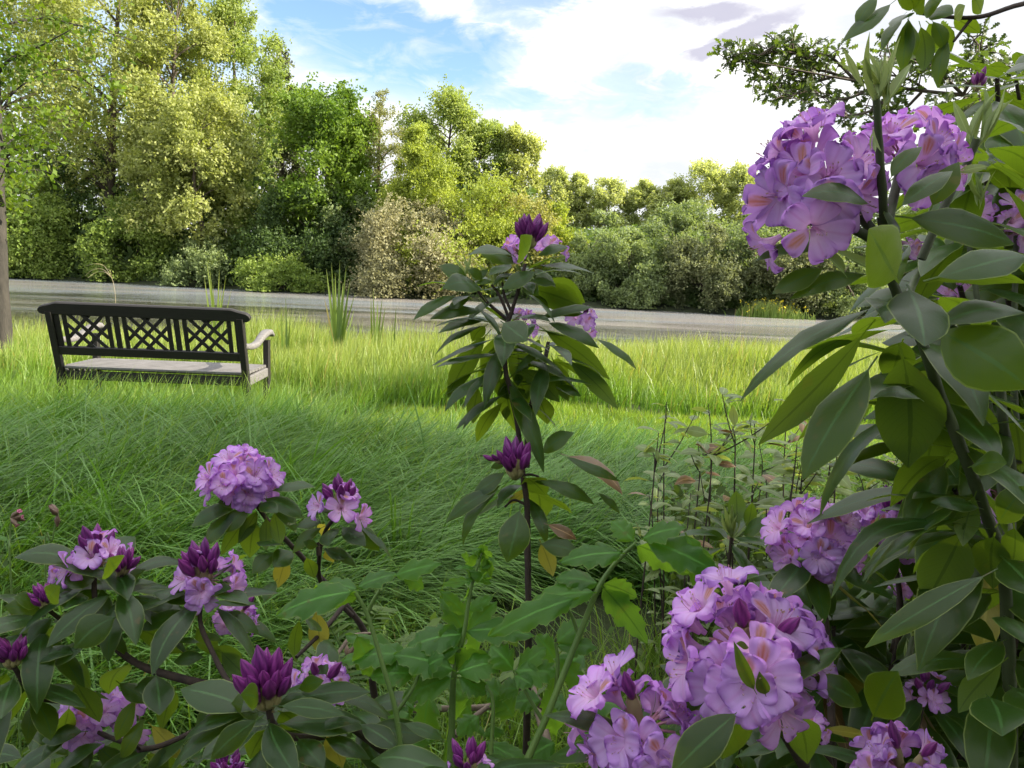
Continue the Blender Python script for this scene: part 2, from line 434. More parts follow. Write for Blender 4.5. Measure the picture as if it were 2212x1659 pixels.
def axis(lo, mid0, mid1, hi, fine, growth=1.16):
    a = list(np.arange(mid0, mid1, fine)); s = fine; p = a[-1]
    while p < hi: s *= growth; p += s; a.append(p)
    s = fine; p = a[0]
    while p > lo: s *= growth; p -= s; a.insert(0, p)
    return np.array(a)
gx = axis(-900, -9, 9, 900, 0.3, 1.12); gy = axis(-60, 0, 18, 1400, 0.3, 1.06)
X, Y = np.meshgrid(gx, gy, indexing='ij')
g = Geo(); g.add(np.stack([X, Y, ground_z(X, Y)], -1), gfaces(len(gx), len(gy))[:, ::-1][:, [3, 0, 1, 2]])
m, nt, nd, lk = new_mat('earth')
ge = N(nt, 'ShaderNodeNewGeometry')
n1 = noise(nt, 3.0, 5, 0.6, ge.outputs['Position']); n2 = noise(nt, 25, 3, 0.6, ge.outputs['Position'])
c = ramp(nt, n1, [(0.35, (0.020, 0.022, 0.010)), (0.55, (0.035, 0.050, 0.015)), (0.75, (0.055, 0.045, 0.025))])
p = N(nt, 'ShaderNodeBsdfPrincipled'); lk.new(c, p.inputs['Base Color']); p.inputs['Roughness'].default_value = 0.95
b = N(nt, 'ShaderNodeBump'); b.inputs['Strength'].default_value = 0.7; b.inputs['Distance'].default_value = 0.03
lk.new(n2, b.inputs['Height']); lk.new(b.outputs[0], p.inputs['Normal'])
o = N(nt, 'ShaderNodeOutputMaterial'); lk.new(p.outputs[0], o.inputs[0])
gob = solo('ground', g, m, kind='structure')
me = gob.data
# keep the ground's faces pointing up
if me.polygons[0].normal.z < 0: me.flip_normals()

g = Geo(); g.add([(-700, 6, WATER_Z), (700, 6, WATER_Z), (700, 900, WATER_Z), (-700, 900, WATER_Z)], [(0, 1, 2, 3)])
m, nt, nd, lk = new_mat('pond_water')
ge = N(nt, 'ShaderNodeNewGeometry'); mp = N(nt, 'ShaderNodeMapping'); mp.inputs['Scale'].default_value = (0.12, 0.55, 1.0)
mp.inputs['Rotation'].default_value = (0, 0, math.atan(-SHM)); lk.new(ge.outputs['Position'], mp.inputs[0])
s1 = noise(nt, 0.55, 4, 0.55, mp.outputs[0], 0.8)
mp2 = N(nt, 'ShaderNodeMapping'); mp2.inputs['Scale'].default_value = (1.0, 1.9, 1.0); lk.new(ge.outputs['Position'], mp2.inputs[0])
s2 = noise(nt, 3.0, 5, 0.75, mp2.outputs[0])
sp = noise(nt, 7.0, 3, 0.7, mp2.outputs[0])
sy = N(nt, 'ShaderNodeSeparateXYZ'); lk.new(ge.outputs['Position'], sy.inputs[0])
film = math_(nt, 'ADD', s1, math_(nt, 'MULTIPLY', math_(nt, 'SUBTRACT', s2, 0.5), 0.30))
# the scum has drifted towards the far bank
fy = math_(nt, 'SUBTRACT', math_(nt, 'MULTIPLY', math_(nt, 'SUBTRACT', math_(nt, 'ADD', sy.outputs[1], math_(nt, 'MULTIPLY', sy.outputs[0], 0.22)), 15.0), 0.019, clamp=True), 0.14)
film = math_(nt, 'ADD', film, fy)
film = ramp(nt, film, [(0.44, (0.02, 0.02, 0.02)), (0.58, (0.26, 0.26, 0.26)), (0.80, (0.68, 0.68, 0.68))])
sparkle = ramp(nt, sp, [(0.57, (0, 0, 0)), (0.66, (0.9, 0.9, 0.9))])  # white dots painted into the film as sparkle on the ripples
filmf = math_(nt, 'MAXIMUM', film, math_(nt, 'MULTIPLY', sparkle, 0.6))
mp4 = N(nt, 'ShaderNodeMapping'); mp4.inputs['Scale'].default_value = (0.05, 0.5, 1.0); mp4.inputs['Location'].default_value = (3, 7, 0); lk.new(ge.outputs['Position'], mp4.inputs[0])
tint = ramp(nt, noise(nt, 0.9, 3, 0.5, mp4.outputs[0]), [(0.46, (0, 0, 0)), (0.60, (1, 1, 1))])
wp = N(nt, 'ShaderNodeBsdfPrincipled'); wp.inputs['Base Color'].default_value = (0.035, 0.035, 0.022, 1); wp.inputs['Roughness'].default_value = 0.07
wp.inputs['IOR'].default_value = 1.33
bp = N(nt, 'ShaderNodeBump'); bp.inputs['Strength'].default_value = 0.40; bp.inputs['Distance'].default_value = 0.05
mp3 = N(nt, 'ShaderNodeMapping'); mp3.inputs['Scale'].default_value = (1.2, 4.5, 1.0); lk.new(ge.outputs['Position'], mp3.inputs[0])
lk.new(noise(nt, 3.2, 3, 0.55, mp3.outputs[0]), bp.inputs['Height']); lk.new(bp.outputs[0], wp.inputs['Normal'])
fp = N(nt, 'ShaderNodeBsdfPrincipled'); fp.inputs['Roughness'].default_value = 0.15
lk.new(mixc(nt, tint, (0.54, 0.50, 0.48), (0.42, 0.47, 0.53)), fp.inputs['Base Color'])
mx = N(nt, 'ShaderNodeMixShader'); lk.new(math_(nt, 'MULTIPLY', filmf, 0.85), mx.inputs[0])
lk.new(wp.outputs[0], mx.inputs[1]); lk.new(fp.outputs[0], mx.inputs[2])
o = N(nt, 'ShaderNodeOutputMaterial'); lk.new(mx.outputs[0], o.inputs[0])
solo('water', g, m, kind='structure')

# ------------------------------------------------------------------ far trees
def leaf_cloud(g, C, L, Wd, m=0, up=0.35, A=None, tb=None):
    """one small diamond per centre; L, Wd leaf length and width"""
    n = len(C)
    a = nrm(rng.normal(size=(n, 3)) + np.array([0, 0, -0.2]))
    nr = nrm(rng.normal(size=(n, 3)) + np.array([0, 0, up]))
    b = nrm(np.cross(a, nr))
    l = (L * rng.uniform(0.6, 1.35, n))[:, None]; w = (Wd * rng.uniform(0.7, 1.3, n))[:, None]
    V = np.stack([C - a * l * 0.5, C + b * w * 0.5 + a * l * 0.05, C + a * l * 0.5, C - b * w * 0.5 + a * l * 0.05], 1)
    r = rng.random(n) if tb is None else np.clip(tb + rng.normal(0, 0.25, n), 0, 1)
    At = np.zeros((n, 4, 3)); At[..., 0] = 0.5; At[:, 2, 1] = 1; At[..., 2] = r[:, None]
    g.add(V, np.arange(n * 4).reshape(n, 4), At.reshape(-1, 3), m)

def prof(kind, h):
    if kind == 'column': return np.sin(np.pi * np.clip(h * 0.93 + 0.06, 0, 1)) ** 0.55
    if kind == 'cone': return np.clip(1.02 - h, 0, 1) ** 0.75 * sstep(0, 0.12, h) + 0.03
    if kind == 'dome': return np.sqrt(np.clip(1 - (h * 1.02) ** 2.2, 0, 1)) * (0.82 + 0.18 * sstep(0, 0.3, h))
    return np.sqrt(np.clip(1 - (2 * h - 1) ** 2 * 0.96, 0, 1)) ** 0.8   # round

def tree(name, label, cat, base, z0, z1, rad, kind, mat, n, leaf, bark='bark_dark', nclump=None, group=None, gap=1.0, droop=0.2, depth=1.0, bright=0.5):
    bx, by = base[0], base[1]; bz = float(ground_z(bx, by))
    t = thing(name, label, cat, (bx, by, bz), group)
    H = z1 - z0
    nclump = nclump or int(np.clip(30 + rad * H * 1.1, 30, 110))
    # branch clumps: on the outside of the crown's outline with a few inside
    h = rng.beta(1.15, 1.2, nclump) if kind in ('round', 'column') else rng.beta(1, 1.5, nclump)
    if kind in ('round', 'column'): h[:7] = np.linspace(.72, .97, 7)
    ang = rng.uniform(0, 2 * math.pi, nclump)
    pr = prof(kind, h)
    rr = rad * pr * np.sqrt(rng.uniform(0.25, 1.0, nclump)) * 0.92
    cx = np.stack([bx + rr * np.cos(ang), by + rr * np.sin(ang) * depth, z0 + H * h], 1)
    csz = np.maximum(rad * rng.uniform(0.15, 0.34, nclump) * (1.25 if kind in ('column', 'round') else 1.05) * (0.45 + 0.6 * pr), 0.22) * gap
    tone = np.clip(bright + rng.normal(0, 0.28, nclump), 0, 1)
    g = Geo()
    wts = csz ** 2; per = np.maximum((n * wts / wts.sum()).astype(int), 20)
    Cs, Ts = [], []
    axis_c = np.array([bx, by, z0 + H * 0.35])
    for i in range(nclump):
        k = max(4, per[i] // 9); q = 9
        # sprays of leaves on twigs leaving the clump's heart
        st = cx[i] + rng.normal(size=(k, 3)) * csz[i] * np.array([0.42, 0.42, 0.36])
        d = nrm(nrm(cx[i] - axis_c) * 0.7 + rng.normal(size=(k, 3)) * 0.75 + np.array([0, 0, 0.25 - droop]))
        if kind == 'column': d = nrm(d + np.array([0, 0, 0.55]))
        ln = csz[i] * rng.uniform(0.35, 1.0, k)
        s = rng.uniform(0.0, 1.0, (k, q))
        P = st[:, None, :] + d[:, None, :] * (ln[:, None] * s)[..., None]
        P[..., 2] -= droop * 0.5 * (ln[:, None] * s ** 2)
        P += rng.normal(size=P.shape) * leaf * 0.45
        Cs.append(P.reshape(-1, 3)); Ts.append(np.full(k * q, tone[i]))
    C = np.concatenate(Cs); T = np.concatenate(Ts)
    C[:, 2] = np.maximum(C[:, 2], ground_z(C[:, 0], C[:, 1]) + 0.05)
    C[:, 2] = np.maximum(C[:, 2], WATER_Z + 0.12)
    leaf_cloud(g, C, leaf, leaf * 0.62, tb=T)
    part('crown', g, MT[mat], t, smooth=False)
    g = Geo()
    tr = 0.018 * (z1 - bz) + 0.04
    wob = rng.normal(0, 0.12 * rad, (3, 2))
    top = np.array([bx + wob[2, 0], by + wob[2, 1], z0 + H * (0.93 if kind == 'cone' else 0.78 if kind in ('column', 'round') else 0.5)])
    tp = [(bx, by, bz - 0.2), (bx + wob[0, 0] * .4, by + wob[0, 1] * .4, bz + (top[2] - bz) * 0.3), (bx + wob[1, 0], by + wob[1, 1], bz + (top[2] - bz) * 0.65), top]
    tube(g, tp, tr, tr * 0.15, 7, k=3, rough=0.08)
    TP = smooth_path(tp, 8)
    for i in rng.permutation(nclump)[:min(nclump, 22)]:
        j = np.argmin(np.abs(TP[:, 2] - (cx[i][2] - 0.5 * np.hypot(cx[i][0] - bx, cx[i][1] - by) - 0.1)))
        a = TP[j]; e = cx[i]; mid = a * 0.5 + e * 0.5 + np.array([0, 0, 0.10 * np.linalg.norm(e - a)])
        f = 1 - j / len(TP)
        tube(g, [a, mid, e], tr * 0.42 * (0.3 + 0.7 * f), tr * 0.06, 5, k=3)
    part('trunk', g, MT[bark], t)
    return t

def shore_d(u):
    v = 600 + (u - 20) * 0.0511
    r = ray(u, v)
    return (WATER_Z - CAM[2]) / r[2]

def far_tree(name, label, cat, u, vtop, wpx, off, kind, mat, n, leaf, vbot=None, group=None, **kw):
    d = shore_d(u) + off
    c = at(u, 600, d); rad = wpx * 0.5 / FPX * d
    z1 = at(u, vtop, d)[2]
    gz = float(ground_z(c[0], c[1]))
    z0 = max(gz, WATER_Z) + 0.1 if vbot is None else at(u, vbot, d)[2]
    return tree(name, label, cat, (c[0], c[1]), z0, z1, rad, kind, mat, int(n * 1.9), leaf * 1.12, group=group, **kw)

GP = 'pale poplars on the far bank'
FT = [
 # name, label, cat, u, vtop, w, offset, kind, mat, n, leaf, vbot, group, extra
 ('poplar_tree', 'tallest pale poplar on the far bank, beside the near brown trunk', 'tree', 40, -210, 300, 6, 'round', 'poplar', 22000, .19, 400, GP, {}),
 ('poplar_tree', 'tall pale poplar on the far bank with a hanging bough, above the bench lattice', 'tree', 235, -170, 300, 5, 'round', 'poplar', 24000, .19, 420, GP, {}),
 ('poplar_tree', 'bright yellow-green poplar on the far bank whose rounded top just reaches the sky', 'tree', 392, -30, 230, 5, 'column', 'poplar', 24000, .18, 470, GP, {}),
 ('poplar_tree', 'greener poplar with open top beside the dark conifer', 'tree', 515, 18, 190, 10, 'column', 'poplar_green', 20000, .18, 420, GP, {}),
 ('poplar_tree', 'pale poplar bough mass hanging low over the far bank above the water', 'tree', 440, 225, 210, 2.0, 'round', 'poplar', 15000, .19, 510, GP, {'droop': .5}),
 ('poplar_tree', 'smaller pale poplar leaning over dark bushes on the far bank', 'tree', 335, 300, 190, 2.5, 'round', 'poplar', 12000, .19, 500, GP, {'droop': .5}),
 ('conifer_tree', 'dark brownish conifer tip behind the greener poplar', 'tree', 608, 112, 150, 18, 'cone', 'conifer', 9000, .22, 420, None, {'droop': .4}),
 ('maple_tree', 'dense bright green broadleaf tree left of the thin bare-twigged tree', 'tree', 700, 200, 215, 5, 'round', 'maple', 20000, .2, 500, None, {}),
 ('thin_tree', 'thin sparse tree with bare brown twigs against the sky', 'tree', 820, 205, 110, 6, 'column', 'brown', 5000, .11, 440, None, {'gap': .8, 'nclump': 60}),
 ('larch_tree', 'yellow-green pointed tree in front of the grey-green poplars', 'tree', 893, 262, 170, 4, 'cone', 'yellow', 15000, .15, 520, None, {}),
 ('poplar_tree', 'broad grey-green poplar, highest of the middle of the far bank', 'tree', 950, 212, 170, 12, 'column', 'poplar_green', 18000, .17, 450, GP, {}),
 ('poplar_tree', 'grey-green poplar, second down the line sloping to the right', 'tree', 1038, 268, 110, 13, 'column', 'poplar_green', 12000, .17, 470, GP, {}),
 ('poplar_tree', 'yellowish poplar, last of the line sloping down to the right', 'tree', 1108, 283, 105, 13, 'column', 'poplar', 12000, .17, 480, GP, {}),
 ('willow_tree', 'broad yellow-green willow mound behind the greyish sallow', 'tree', 985, 360, 300, 3.5, 'dome', 'yellow', 22000, .15, None, None, {}),
 ('willow_tree', 'ochre-tinted willow rising behind the tall flower stem', 'tree', 1110, 392, 200, 4.5, 'dome', 'ochre', 14000, .15, None, None, {}),
 ('willow_tree', 'small bright yellow willow right of the tall flower stem', 'tree', 1200, 420, 130, 6, 'dome', 'yellow', 9000, .15, None, None, {}),
 ('sallow_bush', 'large rounded pinkish grey sallow bush at the water edge', 'bush', 885, 442, 285, 1.2, 'dome', 'sallow', 24000, .13, None, None, {}),
 ('sallow_bush', 'dark green sallow filling the bank left of the pinkish grey one', 'bush', 655, 395, 240, 3.0, 'dome', 'dark', 17000, .15, None, None, {}),
 ('hazel_bush', 'mid-green bush under the bright green broadleaf tree', 'bush', 745, 380, 170, 3.6, 'dome', 'olive', 11000, .15, None, None, {}),
 ('hazel_bush', 'sunlit green bush under the hanging poplar boughs', 'bush', 552, 372, 150, 4.5, 'dome', 'lime', 9000, .16, None, None, {}),
 ('alder_tree', 'light green leafy tree low on the far bank beside the near trunk', 'tree', 70, 370, 210, 1.2, 'dome', 'lime', 20000, .18, None, None, {'bright': .95}),
 ('alder_tree', 'dark green tree on the bank just above the bench top', 'tree', 205, 330, 220, 5, 'dome', 'dark', 15000, .17, None, None, {}),
 ('alder_tree', 'dark bushy tree with sunlit sprays above the bench right half', 'tree', 300, 425, 210, 2.0, 'dome', 'lime', 15000, .17, None, None, {'bright': .4}),
 ('sallow_bush', 'small grey-green bush low at the waterline above the bench arm', 'bush', 440, 515, 170, 1.0, 'dome', 'olive', 11000, .13, None, None, {'bright': .7}),
 ('bramble_bush', 'low green bramble spilling to the water right of the small grey-green bush', 'bush', 620, 565, 200, 0.4, 'dome', 'lime', 12000, .13, None, None, {'bright': .15}),
 ('sallow_bush', 'olive bush right behind the tall flower stem at the far waterline', 'bush', 1290, 462, 160, 2.0, 'dome', 'olive', 13000, .13, None, None, {}),
 ('sallow_bush', 'olive bush with a bright yellow tip, right of the tall flower stem', 'bush', 1352, 498, 160, 0.9, 'dome', 'olive', 14000, .13, None, None, {'bright': .8}),
 ('sallow_bush', 'tall rounded grey-green sallow in the middle of the right bank', 'bush', 1440, 462, 190, 2.6, 'dome', 'olive', 14000, .13, None, None, {}),
 ('sallow_bush', 'grey-green sallow beside the yellow flag irises', 'bush', 1525, 490, 190, 1.0, 'dome', 'sallow_green', 15000, .13, None, None, {'bright': .1}),
 ('sallow_bush', 'dark olive sallow behind the yellow flag irises', 'bush', 1620, 462, 190, 2.2, 'dome', 'olive', 14000, .13, None, None, {'bright': .35}),
 ('sallow_bush', 'pale low sallow right of the flag irises, partly behind the big leaves', 'bush', 1720, 510, 190, 0.8, 'dome', 'sallow_green', 14000, .13, None, None, {'bright': .2}),
 ('sallow_bush', 'dull green sallow at the right end of the far bank', 'bush', 1840, 500, 200, 1.0, 'dome', 'olive', 12000, .13, None, None, {}),
 ('alder_tree', 'olive tree on the far bank screened by the dark hanging leaves', 'tree', 1990, 440, 260, 4, 'dome', 'olive', 12000, .18, None, None, {}),
 ('alder_tree', 'green tree on the far bank at the right edge, screened by leaves', 'tree', 2200, 420, 300, 5, 'dome', 'dark', 12000, .18, None, None, {}),
 ('alder_tree', 'long olive tree canopy behind the right bank bushes', 'tree', 1480, 452, 260, 14, 'dome', 'olive', 16000, .18, None, None, {}),
 ('alder_tree', 'dark green tree behind the bushes, left of the big mauve flower head', 'tree', 1660, 436, 230, 16, 'dome', 'olive', 14000, .18, None, None, {'bright': .3}),
 ('alder_tree', 'olive tree mass hidden behind the big flower head at the right', 'tree', 1870, 430, 260, 14, 'dome', 'olive', 12000, .18, None, None, {}),
]
EX = {}
for name, label, cat, u, vt, w, off, kind, mat, n, leaf, vb, grp, kw in FT:
    far_tree(name, label, cat, u, vt, w, off, kind, mat, n, leaf, vb, grp, **kw)
MT['poplar_hazy'] = foliage('hazy_poplar_leaf', (0.26, 0.31, 0.12), (0.48, 0.51, 0.24), tfac=0.5)  # poplar leaf made paler: distance haze put into the colour
GF = 'distant poplars on the skyline'
for u, vt, w, lb in ((1190, 366, 84, 'distant poplar on the skyline nearest the tall flower stem'), (1240, 384, 62, 'small narrow distant poplar, second from the tall flower stem'),
                     (1300, 394, 92, 'distant poplar with open sides, left of the sky gap'), (1385, 400, 80, 'round distant poplar standing between two sky gaps'),
                     (1442, 396, 66, 'thin see-through distant poplar right of the round one'), (1508, 360, 125, 'tallest and broadest of the distant poplars on the skyline'),
                     (1590, 366, 116, 'broad distant poplar next to the big mauve flower head'), (1660, 395, 100, 'distant poplar behind the edge of the big mauve flower head')):
    far_tree('distant_poplar', lb, 'tree', u, vt, w, 52, 'column', 'poplar_hazy', 9000, .24, 520, GF, gap=1.0)
MT['wood'] = foliage('wood_leaf', (0.05, 0.09, 0.025), (0.15, 0.22, 0.06))
# the wood's floor and depth, one dark mass behind the front trees
g = Geo()
us = rng.uniform(-80, 2350, 80000); of = rng.uniform(0.1, 1, 80000) ** 1.6 * 26
D = np.array([shore_d(u) for u in us]) + of
Pw = np.array([at(u, 600, d) for u, d in zip(us, D)])
Pw[:, 2] = ground_z(Pw[:, 0], Pw[:, 1]) + rng.uniform(0, 1, len(Pw)) ** 1.3 * (np.where(us < 600, 12.0, np.where(us < 1150, 6.0, 3.2)) * sstep(-1, 9, of) + 0.3)
leaf_cloud(g, Pw, 0.42, 0.30)
o = solo('undergrowth_far_wood', g, MT['wood'], kind='stuff', smooth=False)
o.name = 'woodland_undergrowth'; o['label'] = 'dark leafy depth of the wood behind the front trees'; o['category'] = 'woodland'

# yellow flag irises on the far bank
c = at(1665, 690, shore_d(1665) - 0.3)
t = thing('flag_iris_bed', 'bed of green blades with yellow iris blooms at the far waterline', 'irises', (c[0], c[1], WATER_Z))
g = Geo(); g2 = Geo()
n = 700
uu = np.where(rng.random(n) < .6, rng.normal(1660, 26, n), rng.uniform(1596, 1752, n)) + 10 * np.sin(np.arange(n)); dd = np.array([shore_d(u) for u in uu]) - rng.uniform(0.1, 1.6, n)
Pp = np.array([at(u, 690, d) for u, d in zip(uu, dd)]); Pp[:, 2] = WATER_Z
hh = rng.uniform(0.30, 0.95, n) * (0.7 + .3 * np.cos((uu - 1660) / 45))
K = 4; tt = np.linspace(0, 1, K)
lean = rng.normal(0, 0.16, (n, 2))
Cc = Pp[:, None, :] + np.stack([lean[:, 0, None] * tt ** 2, lean[:, 1, None] * tt ** 2, hh[:, None] * tt], -1)
w = 0.022 * (1.02 - tt ** 2)[None, :, None]
side = np.array([1.0, 0, 0])
V = np.stack([Cc - side * w, Cc + side * w], 2).reshape(n, -1, 3)
F = (np.arange(n)[:, None, None] * K * 2 + np.array([(2 * i, 2 * i + 1, 2 * i + 3, 2 * i + 2) for i in range(K - 1)])[None]).reshape(-1, 4)
At = np.zeros((n, K, 2, 3)); At[..., 1] = tt[None, :, None]; At[..., 2] = rng.random(n)[:, None, None]
g.add(V.reshape(-1, 3), F, At.reshape(-1, 3))
part('leaves', g, MT['reed'], t)
sel = rng.permutation(n)[:90]
leaf_cloud(g2, np.repeat(Cc[sel, -1], 4, 0) + rng.normal(0, 0.035, (360, 3)), 0.075, 0.05)
MT['iris_yellow'] = foliage('iris_petal', (0.70, 0.60, 0.03), (0.80, 0.72, 0.06), tmul=(1.2, 1.1, 0.6))
part('blossoms', g2, MT['iris_yellow'], t, smooth=False)

# ------------------------------------------------------------------ bench
bp0 = at(331, 801, 5.85)                    # middle of the seat's rear edge
BS = 0.43
BX, BY = bp0[0], bp0[1]; BZ = bp0[2] - BS
YAW = R(1.0)
print('bench base z', BZ, 'shore', SH1, SH2)
m, nt, nd, lk = new_mat('weathered_lit_teak')  # weathered grey teak, with the sunlight on seat and arms in its colour
tc_ = N(nt, 'ShaderNodeTexCoord'); mp = N(nt, 'ShaderNodeMapping'); mp.inputs['Scale'].default_value = (1.2, 14, 14); lk.new(tc_.outputs['Object'], mp.inputs[0])
n1 = noise(nt, 6, 6, 0.7, mp.outputs[0]); n2 = noise(nt, 3, 4, 0.6, tc_.outputs['Object'])
c = ramp(nt, n1, [(0.3, (0.06, 0.057, 0.055)), (0.55, (0.155, 0.148, 0.148)), (0.8, (0.25, 0.24, 0.245))])
p = N(nt, 'ShaderNodeBsdfPrincipled'); lk.new(c, p.inputs['Base Color']); p.inputs['Roughness'].default_value = 0.7
b = N(nt, 'ShaderNodeBump'); b.inputs['Strength'].default_value = 0.3; b.inputs['Distance'].default_value = 0.002; lk.new(n1, b.inputs['Height']); lk.new(b.outputs[0], p.inputs['Normal'])
o = N(nt, 'ShaderNodeOutputMaterial'); lk.new(p.outputs[0], o.inputs[0]); MT['teak_lit'] = m
m, nt, nd, lk = new_mat('shaded_teak')  # same teak darkened: shade on the bench back is in the colour
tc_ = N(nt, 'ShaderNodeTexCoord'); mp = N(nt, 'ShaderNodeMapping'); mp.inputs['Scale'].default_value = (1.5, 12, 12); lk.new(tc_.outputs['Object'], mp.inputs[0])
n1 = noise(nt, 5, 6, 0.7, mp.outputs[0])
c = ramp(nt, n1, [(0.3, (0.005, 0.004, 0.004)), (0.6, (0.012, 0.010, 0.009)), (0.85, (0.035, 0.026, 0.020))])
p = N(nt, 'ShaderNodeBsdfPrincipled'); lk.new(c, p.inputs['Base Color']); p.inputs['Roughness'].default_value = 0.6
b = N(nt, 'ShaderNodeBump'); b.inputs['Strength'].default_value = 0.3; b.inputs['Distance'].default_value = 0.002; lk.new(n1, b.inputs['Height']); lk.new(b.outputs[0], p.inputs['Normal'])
o = N(nt, 'ShaderNodeOutputMaterial'); lk.new(p.outputs[0], o.inputs[0]); MT['teak_shaded'] = m

bench = thing('park_bench', 'wooden garden bench with lattice back seen from behind, facing the pond', 'bench', (BX, BY, BZ))
cy_, sy_ = math.cos(YAW), math.sin(YAW)
MB = np.array([[cy_, -sy_, 0], [sy_, cy_, 0], [0, 0, 1.0]])
def bl(pt):  # bench local (x along, y forward, z up) -> world
    return MB @ np.asarray(pt, float) + np.array([BX, BY, BZ])
REC = 0.26   # recline: back leans towards -y above the seat
def back_pt(x, z, off=0.0):
    return (x, -REC * max(z - BS, 0) + off, z)
def prism(g, a, b, w, h, upv=None, bev=0.006):
    """bar from a to b (bench local), w across, h along the up vector, with eased edges"""
    a, b = bl(a), bl(b); d = nrm(b - a)
    up = np.array([0, 0, 1.0]) if upv is None else MB @ np.asarray(upv, float)
    s = nrm(np.cross(d, up)); u = np.cross(s, d)
    w, h = w / 2, h / 2; e = min(bev, w * .5, h * .5)
    prof_ = [(-w + e, -h), (w - e, -h), (w, -h + e), (w, h - e), (w - e, h), (-w + e, h), (-w, h - e), (-w, -h + e)]
    rings = []
    for q, sc in ((a, 0.0), (a, 1.0), (b, 1.0), (b, 0.0)):
        rings.append([q + (s * x_ + u * y_) * (sc if sc else 0.02) for x_, y_ in prof_])
    g.add(np.array(rings).reshape(-1, 3), gfaces(4, 8, True))
HX = 0.70
upb = nrm(np.array([0, -REC, 1.0])); fwd = nrm(np.array([0, 1.0, REC]))
def bench_part(name, fn, mat='teak_shaded', label=None):
    g = Geo(); fn(g); o = part(name, g, MT[mat], bench, smooth=False)
    if label: o['label'] = label
    return o
# top rail: stepped and rounded towards both ends
def top_rail(g):
    zc = 0.885; xs = np.array([-0.775, -0.768, -0.75, -0.72, -0.685, -0.655, -0.64, 0.64, 0.655, 0.685, 0.72, 0.75, 0.768, 0.775])
    top = np.array([-0.010, 0.008, 0.020, 0.028, 0.036, 0.046, 0.050, 0.050, 0.046, 0.036, 0.028, 0.020, 0.008, -0.010])
    bot = np.array([-0.020, -0.038, -0.046, -0.048, -0.047, -0.046, -0.046, -0.046, -0.046, -0.047, -0.048, -0.046, -0.038, -0.020])
    rings = []
    for x_, t_, b_ in zip(xs, top, bot):
        for yy, zz in ((-.022, b_ + .006), (-.016, b_), (.016, b_), (.022, b_ + .006), (.022, t_ - .008), (.012, t_), (-.012, t_), (-.022, t_ - .008)):
            base = np.array(back_pt(x_, zc)) + upb * zz + fwd * (yy + 0.004); rings.append(bl(base))
    V = np.array(rings); g.add(V, gfaces(len(xs), 8, True))
    for k0 in (0, (len(xs) - 1) * 8):
        q = V[k0:k0 + 8]; g.add(q, [(0, 1, 2, 3), (0, 3, 4, 7), (4, 5, 6, 7)])
bench_part('top_rail', top_rail)
bench_part('back_rail', lambda g: prism(g, back_pt(-HX + .02, 0.567), back_pt(HX - .02, 0.567), 0.032, 0.068, upb))
for s in (-1, 1):
    def rear(g, s=s):
        prism(g, (s * HX, 0.05, -0.03), (s * HX, 0.004, BS - 0.02), 0.05, 0.055, (0, 1, 0))
        prism(g, (s * HX, 0.004, BS - 0.02), back_pt(s * HX, 0.862), 0.05, 0.05, (0, 1, 0))
    bench_part('rear_leg', rear, 'teak_shaded')
    bench_part('front_leg', lambda g, s=s: prism(g, (s * HX, 0.53, -0.03), (s * HX, 0.53, 0.645), 0.05, 0.05, (0, 1, 0)), 'teak_shaded')
    def arm(g, s=s):
        # swept arm: low in the middle, rising and rolling over at the front
        ys = np.linspace(0, 1, 15); rings = []
        for q in ys:
            y_ = -0.06 + q * 0.68
            z_ = 0.655 + 0.055 * sstep(0.45, 0.9, q) - 0.025 * math.sin(min(q / 0.62, 1) * math.pi) - 0.03 * sstep(0.92, 1.0, q)
            hw = 0.030 + 0.012 * sstep(0.5, 0.95, q); hh_ = 0.023 * (1 - 0.4 * sstep(0.93, 1, q))
            for a_ in np.linspace(0, 2 * math.pi, 10, endpoint=False):
                ca, sa = math.cos(a_), math.sin(a_)
                rings.append(bl((s * HX + np.sign(ca) * abs(ca) ** .5 * hw, y_, z_ + np.sign(sa) * abs(sa) ** .6 * hh_)))
        V = np.array(rings); g.add(V, gfaces(15, 10, True))
        for k0 in (0, 140):
            q = V[k0:k0 + 10]; g.add(q, [(0, 1, 2, 3), (0, 3, 4, 9), (4, 5, 8, 9), (5, 6, 7, 8)])
    o = bench_part('armrest', arm, 'teak_lit'); o['label'] = 'pale swept armrest, sunlit tone in its colour'
    for f in o.data.polygons: f.use_smooth = True
    bench_part('side_rail', lambda g, s=s: prism(g, (s * HX, 0.03, BS - 0.06), (s * HX, 0.505, BS - 0.05), 0.032, 0.075), 'teak_lit')
bench_part('front_rail', lambda g: prism(g, (-HX + .03, 0.53, BS - 0.055), (HX - .03, 0.53, BS - 0.055), 0.03, 0.07), 'teak_shaded')
bench_part('rear_rail', lambda g: prism(g, (-HX + .03, 0.03, BS - 0.06), (HX - .03, 0.03, BS - 0.06), 0.03, 0.07), 'teak_shaded')
def seat(g):
    for i in range(7):
        y0 = 0.035 + i * 0.076
        prism(g, (-HX + (.028 if i in (0,) else 0.0), y0, BS + 0.002), (HX - (.028 if i in (0,) else 0.0), y0, BS + 0.002), 0.064, 0.02, None, 0.004)
o = bench_part('seat', seat, 'teak_lit'); o['label'] = 'pale slatted seat, sunlit tone in its colour'
fx = lambda q: -0.70 + (q - 160) / 1625.0 * 1.40        # measured across the back
zlo, zhi = 0.600, 0.842
for xc in (212, 717, 1232, 1755):
    bench_part('back_slat', lambda g, xc=xc: prism(g, back_pt(fx(xc), zlo), back_pt(fx(xc), zhi), 0.040, 0.016, (0, 1, 0)))
